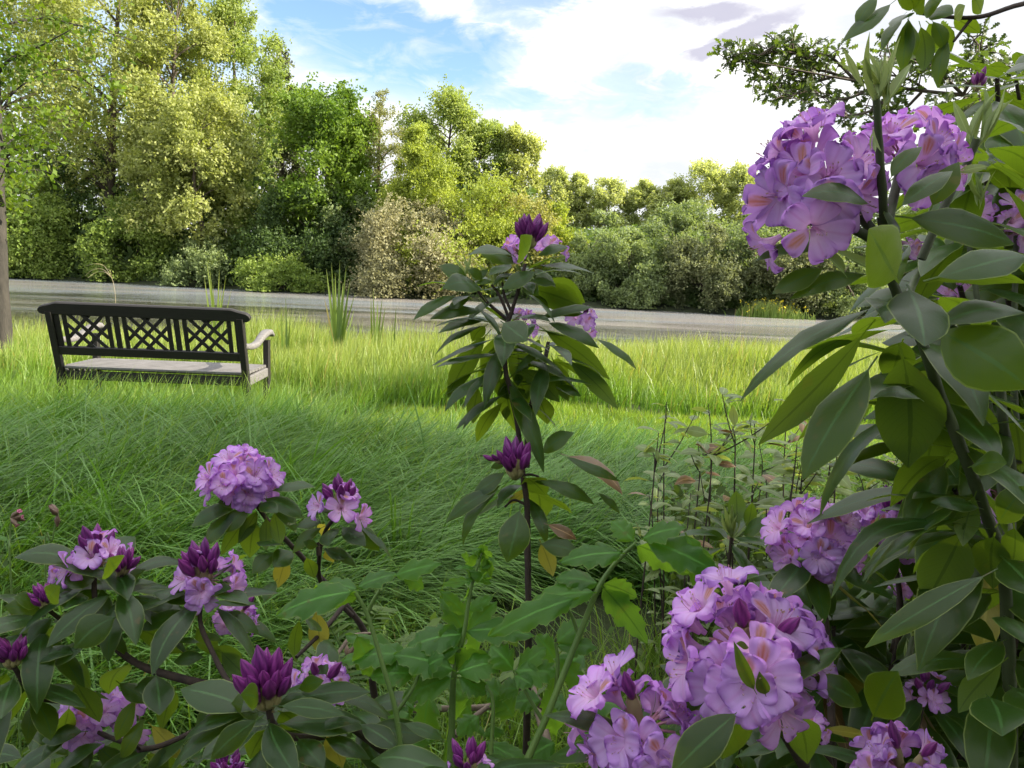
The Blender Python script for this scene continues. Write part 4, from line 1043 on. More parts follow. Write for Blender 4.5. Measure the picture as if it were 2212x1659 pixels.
# ------------------------------------------------------------------ blossoms and buds, one unit in radius
def blossom_mesh(k):
    r_ = np.random.default_rng(100 + k)
    g = Geo(); ns, nw = 13, 13
    s = np.linspace(0, 1, ns); w = np.linspace(-1, 1, nw)
    S, Wd = np.meshgrid(s, w, indexing='ij')
    opening = r_.uniform(0.75, 1.1)
    for lobe in range(5):
        phi = math.pi / 2 + lobe * 2 * math.pi / 5 + r_.normal(0, .06)
        top = lobe == 0
        Lb = r_.uniform(0.9, 1.12) * opening; wd = r_.uniform(0.40, 0.50); rc = r_.uniform(0.0, 0.30); ph = r_.uniform(0, 6.28); ph2 = r_.uniform(0, 6.28); amp = r_.uniform(.07, .15)
        tub = np.clip(S / 0.32, 0, 1); lb = np.clip((S - 0.32) / 0.68, 0, 1)
        rho = 0.09 + 0.20 * tub ** 1.5 + (Lb - 0.29) * np.sin(lb * math.pi / 2 * 0.98) ** 1.0
        z = 0.62 * tub ** 0.8 + 0.24 * np.sin(lb * math.pi * 0.62) - rc * lb ** 2.2
        b = np.where(lb <= 0, 0.30 * (0.09 + 0.20 * tub ** 1.5) / 0.29 * 0.76, 0)
        bl_ = np.where(lb < 0.5, 0.228 + (wd - 0.228) * np.sin(lb / 0.5 * math.pi / 2), wd * np.sqrt(np.clip(1 - ((lb - 0.5) / 0.505) ** 2.3, 0, 1)))
        b = np.where(lb > 0, bl_, b)
        lat = Wd * b
        z = z + amp * np.sin(3.2 * Wd * math.pi * 0.8 + ph) * lb * np.abs(Wd) + 0.05 * np.sin(5 * lb + ph2) * lb + 0.05 * lb ** 2 * np.sin(Wd * 8.5 + ph2) + 0.03 * lb ** 3 * np.sin(Wd * 15 + ph) + 0.10 * (Wd ** 2) * np.sin(lb * math.pi) - 0.045 * (1 - np.abs(Wd)) * lb + 0.012 * (lobe % 2)
        twist = r_.normal(0, .16); z = z + twist * lat * lb
        er = np.array([math.cos(phi), math.sin(phi), 0]); et = np.array([-math.sin(phi), math.cos(phi), 0])
        # in the tube wrap round the axis, in the lobe run flat
        angw = phi + Wd * (math.pi / 5) * 1.02
        tubeP = np.stack([rho * np.cos(angw), rho * np.sin(angw), z], -1)
        lobeP = rho[..., None] * er + lat[..., None] * et + z[..., None] * np.array([0, 0, 1.0])
        mixv = sstep(0.2, 0.5, S)[..., None]
        P = tubeP * (1 - mixv) + lobeP * mixv
        edge = np.array([0.51, 0.25, 0.67]); mid = np.array([0.71, 0.51, 0.81]); throat = np.array([0.76, 0.50, 0.70]); deep = np.array([0.50, 0.14, 0.50])
        c = mid[None, None] + (edge - mid)[None, None] * np.clip(lb * 0.7 + np.abs(Wd) * 0.45, 0, 1)[..., None]
        c = c + (throat - c) * (sstep(0.55, 0.15, S) * 0.8)[..., None]
        vein = np.exp(-(Wd / 0.10) ** 2) * sstep(0.25, .45, S) * sstep(1.0, .7, S) * 0.35
        c = c + (deep - c) * vein[..., None]
        if top:
            n_ = np.sin(Wd * 19 + S * 4) * 0.5 + 0.5
            bl2 = sstep(0.25, 0.38, S) * sstep(0.90, 0.68, S) * sstep(0.72, 0.30, np.abs(Wd) * 1.15 + .4 * sstep(.5, .85, S)) * (0.55 + 0.35 * n_)
            c = c + (np.array([0.50, 0.20, 0.045]) - c) * np.clip(bl2, 0, 1)[..., None]
        c = c * r_.uniform(0.93, 1.05)
        g.add(P.reshape(-1, 3), gfaces(ns, nw), np.clip(c, 0, 1).reshape(-1, 3), 0)
    for i in range(7):
        a = r_.uniform(0, 6.28); q = r_.uniform(.10, .40)
        e = np.array([q * math.cos(a), q * math.sin(a) - 0.12, r_.uniform(.85, 1.15)])
        tube(g, [(0, 0, .15), e * np.array([.7, .7, .6]) + np.array([0, -.06, 0]), e], .013, .010, 4, A=(.72, .45, .66), k=2, m=0)
        tube(g, [e, e + np.array([0.01, .02, .05])], .028, .02, 4, A=(.50, .38, .30), k=1, m=0)
    return g.mesh('blossom', [MT['petal']])
BLOSSOMS = [blossom_mesh(k) for k in range(8)]

def bud_mesh(k):
    r_ = np.random.default_rng(300 + k)
    g = Geo(); ns, nw = 12, 15
    s = np.linspace(0, 1, ns); a = np.linspace(0, 2 * math.pi, nw, endpoint=False)
    S, Aa = np.meshgrid(s, a, indexing='ij')
    pr_ = np.interp(S, [0, .10, .3, .5, .75, .92, 1], [.07, .12, .20, .225, .16, .06, .006])
    ridge = 1 + 0.16 * np.cos(5 * (Aa + S * 1.3)) * sstep(.08, .35, S)
    bend = r_.normal(0, .05) * S ** 2
    P = np.stack([pr_ * ridge * np.cos(Aa) + bend, pr_ * ridge * np.sin(Aa), S], -1)
    dk = np.array([0.085, 0.009, 0.095]); br = np.array([0.32, 0.05, 0.30]); base = np.array([0.24, 0.10, 0.15])
    f = (0.5 + 0.5 * np.cos(5 * (Aa + S * 1.3))) * r_.uniform(.35, .95)
    c = dk + (br - dk) * f[..., None]
    c = c + (base - c) * sstep(.2, 0, S)[..., None]
    g.add(P.reshape(-1, 3), gfaces(ns, nw, True), c.reshape(-1, 3), 0)
    return g.mesh('bud', [MT['bud']])
BUDS = [bud_mesh(k) for k in range(6)]

def basis(d, up):
    z = nrm(d); y = nrm(np.asarray(up, float) - z * np.dot(up, z)); x = np.cross(y, z)
    return np.stack([x, y, z], 1)

def put(name, mesh, parent, loc, rot, sc):
    o = bpy.data.objects.new(name, mesh); COL.objects.link(o); o.parent = parent
    M = Matrix([list(map(float, r)) for r in (rot * np.asarray(sc)[None, :])]).to_4x4()
    M.translation = Vector(np.asarray(loc, float) - LOC[parent.name]); o.matrix_basis = M
    LOC[o.name] = np.asarray(loc, float)
    return o

def head(t, u, v, rpx, d, n_open, n_bud, axis=(0, -.1, 1), th1=104, squash=1.0, label=None, bl_r=0.54, bud_l=0.92, face=0.6):
    """one flower head: stalks and scales, blossoms and buds as its pieces. Returns the head's base point"""
    POS = {}
    Rt = (1.1 if n_open == 0 else 0.9) * rpx / FPX * d; C = at(u, v, d)
    ax = nrm(np.asarray(axis, float)); base = C - ax * Rt * (0.85 if n_open == 0 else 0.42)
    ref = np.array([0, 1.0, 0]) if abs(ax[1]) < .9 else np.array([1.0, 0, 0])
    e1 = nrm(np.cross(ax, ref)); e2 = np.cross(ax, e1)
    g = Geo(); items = []
    n = n_open + n_bud; a0 = rng.uniform(0, 6.28)
    cap_b = 50 if n_open == 0 else 32
    for i in range(n):
        if i < n_bud:
            th = R(cap_b * math.sqrt((i + .25) / max(n_bud, 1)))
        else:
            j = i - n_bud; lo = 0 if n_bud == 0 else cap_b + 8
            c0, c1 = math.cos(R(lo)), math.cos(R(th1)); th = math.acos(c0 + (c1 - c0) * (j + .5) / max(n_open, 1))
        ph = a0 + i * 2.39996 + rng.normal(0, .12)
        dd = ax * math.cos(th) + (e1 * math.cos(ph) + e2 * math.sin(ph)) * math.sin(th)
        items.append((i < n_bud, nrm(dd + rng.normal(0, .06 if i < n_bud else .22, 3)), th))
    name = 'flower_head' if n_open else 'bud_cluster'
    pal_a, pal_b = (0.24, 0.20, 0.085), (0.36, 0.32, 0.15)
    for isb, dd, th in items:
        q = Rt * (0.40 if isb else 0.48)
        e = base + dd * q
        if isb:
            rad = nrm(dd - ax * np.dot(dd, ax) + 1e-6); fth = min(th / R(cap_b), 1.0)
            e = base + ax * Rt * (.34 + .44 * (1 - fth)) + rad * Rt * (.10 + .24 * fth)
            bd = nrm(ax + rad * (.10 + .55 * fth)); POS[(id(dd))] = (e, bd)
            tube(g, [base, base * .5 + e * .5 + rad * Rt * .06, e + bd * Rt * .05], 0, n=6, k=3, m=0, A=np.array(pal_b) * rng.uniform(.7, 1.05), radii=np.array([.05, .11, .125, .08]) * Rt)
        else:
            tube(g, [base, base + dd * q * .55 + ax * Rt * .04, e], .028 * Rt, .02 * Rt, 5, k=3, A=(0.42, 0.20, 0.24))
    for _ in range(9):
        dd = nrm(ax * rng.uniform(-.1, 1) + rng.normal(0, .6, 3)); tube(g, [base - ax * Rt * .06, base + dd * Rt * .10, base + dd * Rt * .24 + ax * Rt * .06], 0, n=5, k=2, A=np.array(pal_a) * rng.uniform(.6, 1.1), radii=np.array([.05, .085, .01]) * Rt)
    part(name, g, MT['bud'], t, loc=base)
    hd = t.children[-1] if False else bpy.data.objects[max((o.name for o in t.children if o.name.startswith(name)), key=lambda s: (len(s), s))]
    if label: hd['label'] = label
    for isb, dd, th in items:
        if isb:
            L_ = Rt * bud_l * rng.uniform(.85, 1.15)
            put('bud', BUDS[rng.integers(len(BUDS))], hd, POS[id(dd)][0], basis(POS[id(dd)][1], nrm(rng.normal(size=3))), np.array([.80, .80, 1]) * L_)
        else:
            rb = Rt * bl_r * rng.uniform(.85, 1.08)
            f = nrm(dd + ax * 0.10 + face * 0.5 * nrm(CAM - base) * rng.uniform(0, 1))
            put('blossom', BLOSSOMS[rng.integers(len(BLOSSOMS))], hd, base + dd * Rt * rng.uniform(.28, .78), basis(f, ax + rng.normal(0, .22, 3)), np.array([1, 1, .95]) * rb)
    return base

def stems(t, lst, mat='twig'):
    g = Geo()
    for pts, d0, d1, r0, r1 in lst:
        P = [at(u, v, dd) for (u, v), dd in zip(pts, np.linspace(d0, d1, len(pts)))]
        tube(g, P, r0, r1, 8, k=5, rough=.08)
    return g

def to_ground(g, p, r0, r1, lean=(0.05, 0.15), k=4):
    p = np.asarray(p, float); b = p + np.array([lean[0], lean[1], 0]); b[2] = float(ground_z(b[0], b[1])) - .05
    tube(g, [b, b * .5 + p * .5 + np.array([lean[0] * .2, lean[1] * .2, 0.0]), p], r0, r1, 7, k=k, rough=.08)

def whorl_part(t, C, axis, n, L, **kw):
    g = Geo(); whorl(g, C, axis, n, L, **kw); return part('leaves', g, leaf_mats(), t, loc=C)

def leaves_part(t, lst, d, name='leaves'):
    g = Geo()
    for q in lst:
        bu, bv, tu, tv, w, roll = q[:6]; kw = dict(q[6]) if len(q) > 6 else {}
        dd = kw.pop('d', d)
        leaf_px(g, bu, bv, tu, tv, w, roll, dd, **kw)
    return part(name, g, leaf_mats(), t)

# ================================================================== the tall central stem
CD = 1.15
def Z4(x, y): return 829.5 + .3228 * x, 414.8 + .3228 * y
def z4l(lst, d):
    out = []
    for q in lst:
        b = Z4(q[0], q[1]); e = Z4(q[2], q[3]); out.append((*b, *e, q[4] * .3228, *q[5:]))
    return out
cb = at(1140, 1330, CD); cg = float(ground_z(cb[0], cb[1] + .1))
t = thing('rhododendron', 'tall single rhododendron stem in the middle with a dark bud cluster on top', 'rhododendron', (cb[0], cb[1] + .1, cg))
g = Geo()
def st(pts, r0, r1, d0=CD, d1=CD): tube(g, [at(u, v, dd) for (u, v), dd in zip(pts, np.linspace(d0, d1, len(pts)))], r0, r1, 8, k=5, rough=.1)
st([(1142, 1360), (1140, 1200), (1138, 1090), (1130, 1030), (1118, 920), (1103, 845), (1092, 800), (1090, 735), (1100, 690), (1122, 620), (1135, 570)], .0050, .0026)
to_ground(g, at(1142, 1360, CD), .008, .0052, (0.02, .1))
st([(1140, 1010), (1138, 930), (1150, 860), (1156, 842)], .0034, .0030, CD, CD + .05)
st([(1095, 690), (1050, 650), (1015, 605)], .0028, .0018); st([(1100, 690), (1080, 640), (1062, 615)], .0025, .0018)
st([(1108, 680), (1090, 640), (1085, 610)], .0025, .0018); st([(1185, 740), (1172, 800), (1150, 860)], .004, .0032, CD + .12, CD + .08)
for p_ in ([(1120, 1030), (1145, 1025), (1165, 1030)], [(1135, 1090), (1110, 1080), (1090, 1095)]): st(p_, .0022, .0016)
part('stem', g, MT['twig'], t)
leaves_part(t, z4l([
    (935, 450, 915, 288, 175, 25, dict(dt=-.03)), (890, 442, 560, 425, 75, 68, dict(bow=.16)), (1005, 442, 1232, 372, 70, 55, dict(bow=.1)),
    (935, 480, 650, 415, 100, 40, dict(d=1.18)), (960, 505, 1405, 545, 60, 70, dict(bow=.08)), (1040, 522, 790, 650, 115, 30, dict(d=1.10, bow=.12)),
    (920, 600, 1035, 692, 95, 20), (990, 500, 1150, 640, 95, 30, dict(d=1.2)), (870, 480, 700, 560, 80, 50), (960, 590, 1150, 620, 70, 40)], CD), CD)
leaves_part(t, z4l([
    (585, 605, 362, 498, 110, 35, dict(bow=.1)), (690, 672, 390, 645, 95, 60, dict(bow=.16)), (590, 605, 700, 512, 55, 20), (520, 680, 195, 858, 75, 45, dict(bow=.12)),
    (600, 690, 420, 790, 75, 40), (620, 600, 580, 500, 60, 150), (670, 600, 560, 520, 70, 30), (740, 600, 610, 610, 40, 25)], CD), CD)
leaves_part(t, z4l([
    (985, 590, 1345, 740, 185, 155, dict(d=1.2)), (930, 640, 1340, 780, 190, 150, dict(d=1.19)), (990, 865, 1395, 770, 60, 65, dict(bow=.06)), (1170, 835, 1335, 815, 45, 50),
    (700, 795, 305, 850, 72, 55, dict(bow=.1)), (725, 855, 362, 945, 62, 62, dict(bow=.1)), (700, 885, 340, 1090, 62, 55, dict(bow=.12)), (780, 862, 955, 998, 190, 8, dict(d=1.07, bow=.02)),
    (720, 915, 425, 1380, 150, 165, dict(d=1.2, bow=.06)), (785, 925, 655, 1215, 170, 170, dict(d=1.22)), (870, 945, 895, 1300, 150, 172, dict(d=1.23)), (1015, 885, 1510, 1255, 135, 158, dict(d=1.17, bow=.08)),
    (1050, 860, 1440, 1045, 85, 50, dict(bow=.08)), (1380, 965, 1690, 1188, 48, 55, dict(d=1.25)), (1000, 870, 930, 1010, 110, 40), (690, 890, 590, 1000, 100, 160), (1050, 960, 960, 1180, 110, 160, dict(d=1.25))], CD), CD)
leaves_part(t, z4l([
    (825, 1185, 640, 1305, 80, 30, dict(bow=.1)), (810, 1205, 405, 1470, 62, 60, dict(bow=.14)), (880, 1165, 1175, 1405, 145, 150, dict(bow=.08)), (1120, 1095, 1235, 1400, 150, 160, dict(d=1.22)),
    (1195, 1095, 1562, 1450, 112, 150, dict(bow=.1)), (860, 1310, 1390, 1290, 34, 60, dict(bow=.14)), (835, 1345, 525, 1590, 60, 50, dict(bow=.16)), (640, 1285, 595, 1550, 112, 165, dict(d=1.2)),
    (870, 1345, 935, 1445, 80, 165), (1005, 1335, 1095, 1555, 160, 165, dict(d=1.2)), (975, 1265, 995, 1510, 105, 170, dict(d=1.24)), (830, 1420, 815, 1525, 62, 160), (745, 1235, 860, 1390, 140, 165, dict(d=1.2)),
    (860, 1230, 1070, 1060, 60, 40, dict(bow=.12)), (1150, 1290, 1315, 1365, 60, 40, dict(bow=.1)), (880, 1190, 960, 1390, 120, 170, dict(d=1.22)), (1160, 1100, 1200, 1240, 130, 160, dict(d=1.25))], CD), CD)
leaves_part(t, [
    (1165, 985, 1240, 935, 44, 25), (1210, 980, 1345, 1068, 40, 50, dict(m=2, bow=.12)), (1205, 978, 1340, 1040, 22, 35, dict(d=1.08)), (1100, 1040, 962, 1130, 32, 35, dict(bow=.12)), (1090, 1050, 1000, 1180, 18, 60, dict(bow=.16)),
    (1125, 1090, 1095, 1215, 70, 12, dict(bow=.04, d=1.08)), (1150, 1040, 1165, 1130, 60, 165, dict(d=1.2)), (1150, 1035, 1285, 1090, 32, 30, dict(bow=.12)), (1285, 1060, 1340, 1110, 18, 40), (1100, 1015, 1020, 1075, 36, 30),
    (1160, 1175, 1250, 1195, 46, 15, dict(bow=.1)), (1165, 1165, 1195, 1245, 40, 165, dict(m=1, d=1.17)), (1175, 1130, 1245, 1165, 26, 40, dict(m=2)), (1130, 1030, 1180, 1070, 60, 160), (1095, 1005, 1060, 1010, 16, 20), (1150, 1050, 1095, 1090, 20, 160, dict(m=1, d=1.18))], 1.12)
for u_, v_, n_, L_, an in ((1092, 700, 12, .125, (70, 118)), (1090, 760, 9, .13, (80, 125)), (1020, 622, 8, .085, (60, 115)), (1130, 590, 9, .095, (60, 110)), (1095, 825, 7, .10, (85, 125)), (1180, 745, 9, .11, (75, 120)), (1138, 1035, 6, .10, (80, 120))):
    whorl_part(t, at(u_, v_, CD + .02), (0, -.05, 1), n_, L_, ang=an, wr=.27, sag=.5, old=.0)
g = Geo()
for u, v, u2, v2 in ((1012, 600, 998, 548), (1065, 620, 1066, 556), (1080, 625, 1075, 580), (1020, 650, 1005, 640), (1050, 660, 1030, 635)):
    b_ = at(u, v, CD); e_ = at(u2, v2, CD); shoot(g, b_, e_ - b_, np.linalg.norm(e_ - b_), 4)
part('young_leaves', g, leaf_mats(), t)
head(t, 1143, 500, 40, CD, 0, 13, (0, -.05, 1), bud_l=1.15)
head(t, 1110, 535, 38, CD + .04, 5, 0, (-.6, .1, .5), bl_r=.6)
head(t, 1200, 535, 38, CD + .05, 4, 0, (.6, .1, .4), bl_r=.6)
head(t, 1135, 690, 36, CD + .10, 5, 0, (.2, .2, .6), bl_r=.6)
head(t, 1262, 685, 40, CD + .10, 6, 1, (.3, -.2, .5), bl_r=.55)
head(t, 1113, 985, 54, 1.10, 0, 11, (-.05, -.1, 1), bud_l=.9)
head(t, 1068, 990, 18, 1.10, 0, 2, (-.6, -.1, .5), bud_l=1.3)

# ================================================================== two-stemmed bush left of the middle
MD = 1.42
c = at(850, 1420, MD); cg = float(ground_z(c[0] + .1, c[1] + .2))
t = thing('rhododendron', 'rhododendron with one full round flower head and a half-open one above the grass', 'rhododendron', (c[0] + .1, c[1] + .2, cg))
b1 = head(t, 520, 1018, 92, MD, 23, 0, (-.08, -.25, 1), th1=112, bl_r=.42)
b2 = head(t, 735, 1078, 62, MD - .05, 6, 9, (.02, -.12, 1), th1=100, bud_l=.78)
g = stems(t, [([(538, 1065), (575, 1120), (640, 1190), (690, 1245), (745, 1305), (790, 1370), (800, 1440)], MD, MD + .15, .0036, .007),
              ([(722, 1118), (702, 1150), (690, 1200), (695, 1260), (760, 1330)], MD - .05, MD + .1, .0032, .005), ([(687, 1172), (688, 1200)], MD, MD, .004, .004), ([(745, 1305), (700, 1360), (640, 1420)], MD + .05, MD - .1, .005, .003)])
to_ground(g, at(800, 1440, MD + .15), .010, .007, (.05, .1)); part('stem', g, MT['twig'], t)
leaves_part(t, [
    (530, 1090, 412, 1140, 34, 40, dict(bow=.12)), (525, 1095, 440, 1180, 40, 30, dict(bow=.12)), (540, 1105, 478, 1200, 36, 150), (555, 1120, 540, 1205, 50, 172, dict(bow=.04, m=0)), (530, 1085, 470, 1085, 28, 30),
    (575, 1065, 680, 1052, 20, 60, dict(bow=.08)), (560, 1075, 655, 1120, 36, 35, dict(bow=.1)), (575, 1085, 640, 1150, 30, 40), (560, 1085, 600, 1108, 36, 15), (590, 1100, 605, 1180, 34, 160), (575, 1110, 575, 1190, 30, 170),
    (545, 1090, 480, 1150, 40, 25), (600, 1190, 545, 1240, 36, 30), (620, 1200, 600, 1270, 38, 172, dict(m=1)), (640, 1190, 590, 1225, 44, 20), (660, 1200, 680, 1250, 30, 165), (610, 1180, 560, 1180, 30, 60), (560, 1095, 515, 1175, 30, 165)], MD)
leaves_part(t, [
    (700, 1125, 640, 1140, 28, 35, dict(bow=.12)), (705, 1135, 632, 1195, 26, 40, dict(bow=.1)), (715, 1140, 710, 1180, 48, 15), (735, 1135, 790, 1180, 40, 25), (745, 1125, 820, 1190, 40, 30, dict(bow=.1)), (700, 1130, 700, 1165, 40, 165, dict(m=1)),
    (750, 1120, 850, 1215, 14, 60, dict(bow=.1)), (690, 1180, 655, 1170, 22, 10), (695, 1185, 755, 1205, 30, 15), (700, 1190, 720, 1215, 26, 170, dict(m=1)), (690, 1180, 770, 1225, 18, 50), (735, 1118, 690, 1105, 24, 60)], MD - .03)
leaves_part(t, [(680, 1310, 690, 1415, 46, 172, dict(m=1, bow=.04)), (660, 1330, 670, 1360, 60, 20), (650, 1330, 640, 1430, 34, 150), (700, 1280, 650, 1330, 36, 30), (600, 1250, 570, 1300, 30, 30)], MD - .05)

# ================================================================== bush in the lower left corner
LD = 1.12
c = at(330, 1700, LD); cg = float(ground_z(c[0], c[1] + .25))
t = thing('rhododendron', 'broad rhododendron in the lower left corner with fat purple bud clusters', 'rhododendron', (c[0], c[1] + .25, cg))
hb = {}
hb[1] = head(t, 210, 1195, 66, LD, 7, 6, (-.05, -.1, 1), th1=88, bud_l=.85)
hb[2] = head(t, 266, 1212, 38, LD - .03, 0, 9, (.25, -.1, 1), bud_l=.95)
hb[11] = head(t, 140, 1235, 34, LD + .03, 4, 0, (-.6, -.1, .5), bl_r=.7)
hb[3] = head(t, 92, 1285, 36, LD - .05, 0, 9, (-.15, -.1, 1), bud_l=.85)
hb[4] = head(t, 24, 1405, 44, LD - .1, 0, 11, (.0, -.1, 1), bud_l=.85)
hb[5] = head(t, 440, 1232, 74, LD - .03, 9, 10, (.0, -.15, 1), th1=105, bud_l=.85)
hb[6] = head(t, 515, 1325, 48, LD + .06, 8, 1, (.3, .0, .7), bl_r=.55)
hb[7] = head(t, 575, 1465, 80, .86, 0, 17, (.0, -.12, 1), bud_l=.85)
hb[8] = head(t, 692, 1465, 62, 1.02, 10, 2, (.1, -.2, 1))
hb[9] = head(t, 178, 1540, 74, LD + .05, 10, 0, (-.1, -.4, .8))
hb[10] = head(t, 305, 1520, 60, LD + .08, 8, 0, (.2, -.3, .7))
hb[12] = head(t, 490, 1668, 52, .8, 3, 9, (.1, -.1, 1), bud_l=.9)
g = stems(t, [([(205, 1225), (205, 1290), (225, 1370), (290, 1430), (370, 1460), (480, 1485), (560, 1500), (640, 1530)], LD, LD - .05, .0034, .0075), ([(262, 1240), (265, 1290), (240, 1370)], LD - .03, LD, .003, .004),
              ([(95, 1310), (140, 1345), (200, 1385), (240, 1400)], LD - .05, LD, .003, .004), ([(30, 1440), (70, 1500), (130, 1515), (200, 1510)], LD - .1, LD, .003, .004), ([(440, 1265), (432, 1340), (455, 1400), (500, 1480), (560, 1500)], LD - .03, LD - .1, .003, .004),
              ([(575, 1505), (588, 1560), (625, 1590), (700, 1590), (760, 1570)], .86, .92, .0038, .005), ([(490, 1500), (430, 1570), (350, 1610), (300, 1620)], LD, LD - .1, .003, .004), ([(640, 1530), (740, 1610), (850, 1640)], LD - .05, LD, .0075, .01),
              ([(178, 1560), (230, 1590), (320, 1620)], LD + .05, LD, .003, .004), ([(690, 1495), (680, 1560), (720, 1600)], 1.02, .95, .003, .004), ([(760, 1570), (850, 1640)], .92, 1.12, .005, .006)])
to_ground(g, at(850, 1640, LD), .014, .0095, (-.05, .15)); part('stem', g, MT['twig'], t)
leaves_part(t, [
    (240, 1240, 235, 1205, 60, 15, dict(d=1.08, wave=.03)), (205, 1225, 160, 1190, 36, 30), (215, 1250, 130, 1260, 34, 50, dict(bow=.1)), (255, 1265, 315, 1230, 34, 30), (255, 1275, 370, 1272, 26, 50, dict(bow=.1)), (200, 1262, 110, 1275, 26, 60),
    (260, 1290, 395, 1340, 34, 30, dict(bow=.12)), (240, 1300, 300, 1340, 50, 25), (180, 1280, 140, 1315, 60, 20), (260, 1330, 160, 1400, 70, 6, dict(d=1.05, bow=.04)), (280, 1340, 420, 1330, 26, 55, dict(bow=.14)), (270, 1350, 400, 1410, 54, 150), (220, 1370, 120, 1340, 40, 150),
    (225, 1250, 150, 1300, 50, 30, dict(d=1.17)), (240, 1290, 210, 1370, 40, 160)], LD)
leaves_part(t, [(110, 1305, 130, 1265, 46, 10, dict(d=1.04)), (95, 1320, 10, 1310, 40, 35, dict(bow=.1)), (90, 1330, -10, 1350, 40, 30), (120, 1330, 60, 1390, 36, 40), (150, 1340, 100, 1400, 50, 160), (85, 1310, 30, 1290, 34, 40), (100, 1330, 20, 1395, 30, 30)], LD - .04)
leaves_part(t, [(40, 1450, 175, 1410, 34, 50, dict(bow=.14)), (45, 1470, 20, 1560, 70, 160), (70, 1490, -10, 1490, 34, 40), (85, 1500, 60, 1610, 40, 30), (20, 1450, -20, 1520, 44, 160), (60, 1500, 110, 1600, 44, 40, dict(bow=.1)), (110, 1440, 180, 1400, 30, 30), (160, 1470, 215, 1560, 66, 165, dict(bow=.05))], LD - .08)
leaves_part(t, [
    (440, 1290, 400, 1270, 44, 25), (440, 1290, 500, 1272, 36, 40), (450, 1300, 558, 1305, 16, 20, dict(d=1.05)), (430, 1310, 330, 1280, 38, 40, dict(bow=.1)), (460, 1320, 560, 1370, 36, 30, dict(bow=.1)), (430, 1330, 345, 1380, 44, 150), (420, 1350, 470, 1420, 44, 165),
    (440, 1390, 370, 1385, 14, 25, dict(bow=.1, d=1.05)), (440, 1400, 530, 1440, 44, 150), (470, 1400, 545, 1470, 46, 165, dict(bow=.05)), (450, 1420, 375, 1430, 30, 30), (430, 1370, 480, 1385, 16, 10), (455, 1305, 600, 1390, 30, 40, dict(d=1.2)), (420, 1320, 300, 1360, 40, 30)], LD - .02)
leaves_part(t, [
    (335, 1450, 345, 1545, 64, 8, dict(d=1.04, bow=.05)), (290, 1430, 235, 1500, 60, 160), (370, 1470, 290, 1490, 44, 30), (300, 1500, 250, 1600, 40, 25), (380, 1480, 350, 1580, 50, 165, dict(m=0)), (320, 1540, 260, 1640, 36, 30), (250, 1470, 330, 1520, 40, 30),
    (480, 1500, 420, 1590, 54, 20), (520, 1510, 450, 1600, 50, 165), (200, 1500, 140, 1440, 46, 40), (150, 1520, 120, 1620, 44, 160), (420, 1590, 330, 1659, 40, 40, dict(bow=.1)), (240, 1600, 110, 1680, 34, 40), (350, 1610, 200, 1690, 50, 30), (300, 1620, 420, 1700, 46, 150),
    (190, 1580, 90, 1600, 40, 35), (320, 1560, 390, 1640, 40, 160, dict(m=1)), (360, 1600, 330, 1700, 46, 20)], LD)
leaves_part(t, [
    (560, 1520, 520, 1500, 56, 10, dict(d=.84)), (590, 1530, 660, 1505, 30, 40), (600, 1520, 800, 1495, 44, 40, dict(bow=.06)), (590, 1525, 745, 1545, 44, 12, dict(d=.82, bow=.08)), (560, 1535, 395, 1600, 30, 50, dict(bow=.14)), (570, 1545, 455, 1640, 54, 6, dict(d=.8, bow=.06, wave=.05)),
    (565, 1535, 360, 1680, 40, 40, dict(bow=.1)), (600, 1535, 650, 1590, 60, 160), (560, 1540, 500, 1520, 60, 30, dict(d=.92)), (600, 1560, 600, 1659, 60, 170), (660, 1585, 780, 1560, 24, 40, dict(bow=.1)), (580, 1570, 540, 1640, 60, 165), (640, 1590, 700, 1659, 60, 10), (690, 1590, 800, 1640, 46, 20),
    (700, 1585, 740, 1659, 50, 165, dict(m=1)), (640, 1490, 700, 1470, 34, 15), (780, 1570, 930, 1590, 60, 12, dict(bow=.06, d=.95)), (770, 1560, 860, 1620, 50, 30), (860, 1560, 960, 1600, 30, 15)], .88)
for k_ in (1, 2, 3, 4, 5, 7, 8, 9):
    whorl_part(t, hb[k_] - np.array([0, 0, .008]), (rng.normal(0, .2), -.15, 1), 8, .115, ang=(72, 120), wr=.34, old=0)
for u, v, d_, L_ in ((760, 1530, 1.15, .11), (640, 1560, 1.25, .12), (420, 1640, 1.3, .12), (160, 1650, 1.2, .12), (60, 1640, 1.25, .12)):
    whorl_part(t, at(u, v, d_), (rng.normal(0, .2), -.2, 1), 9, L_)

# ================================================================== bud at the lower middle edge
c = at(1000, 1660, .74)
t = thing('rhododendron', 'small rhododendron shoot with a purple bud cluster at the lower edge, beside the hogweed stem', 'rhododendron', (c[0], c[1] + .1, float(ground_z(c[0], c[1] + .1))))
bb = head(t, 1010, 1652, 60, .74, 2, 8, (-.1, -.05, 1), bud_l=.9)
g = Geo(); to_ground(g, bb, .006, .004, (0, .1)); part('stem', g, MT['twig'], t)
whorl_part(t, bb, (0, 0, 1), 8, .10, old=0)

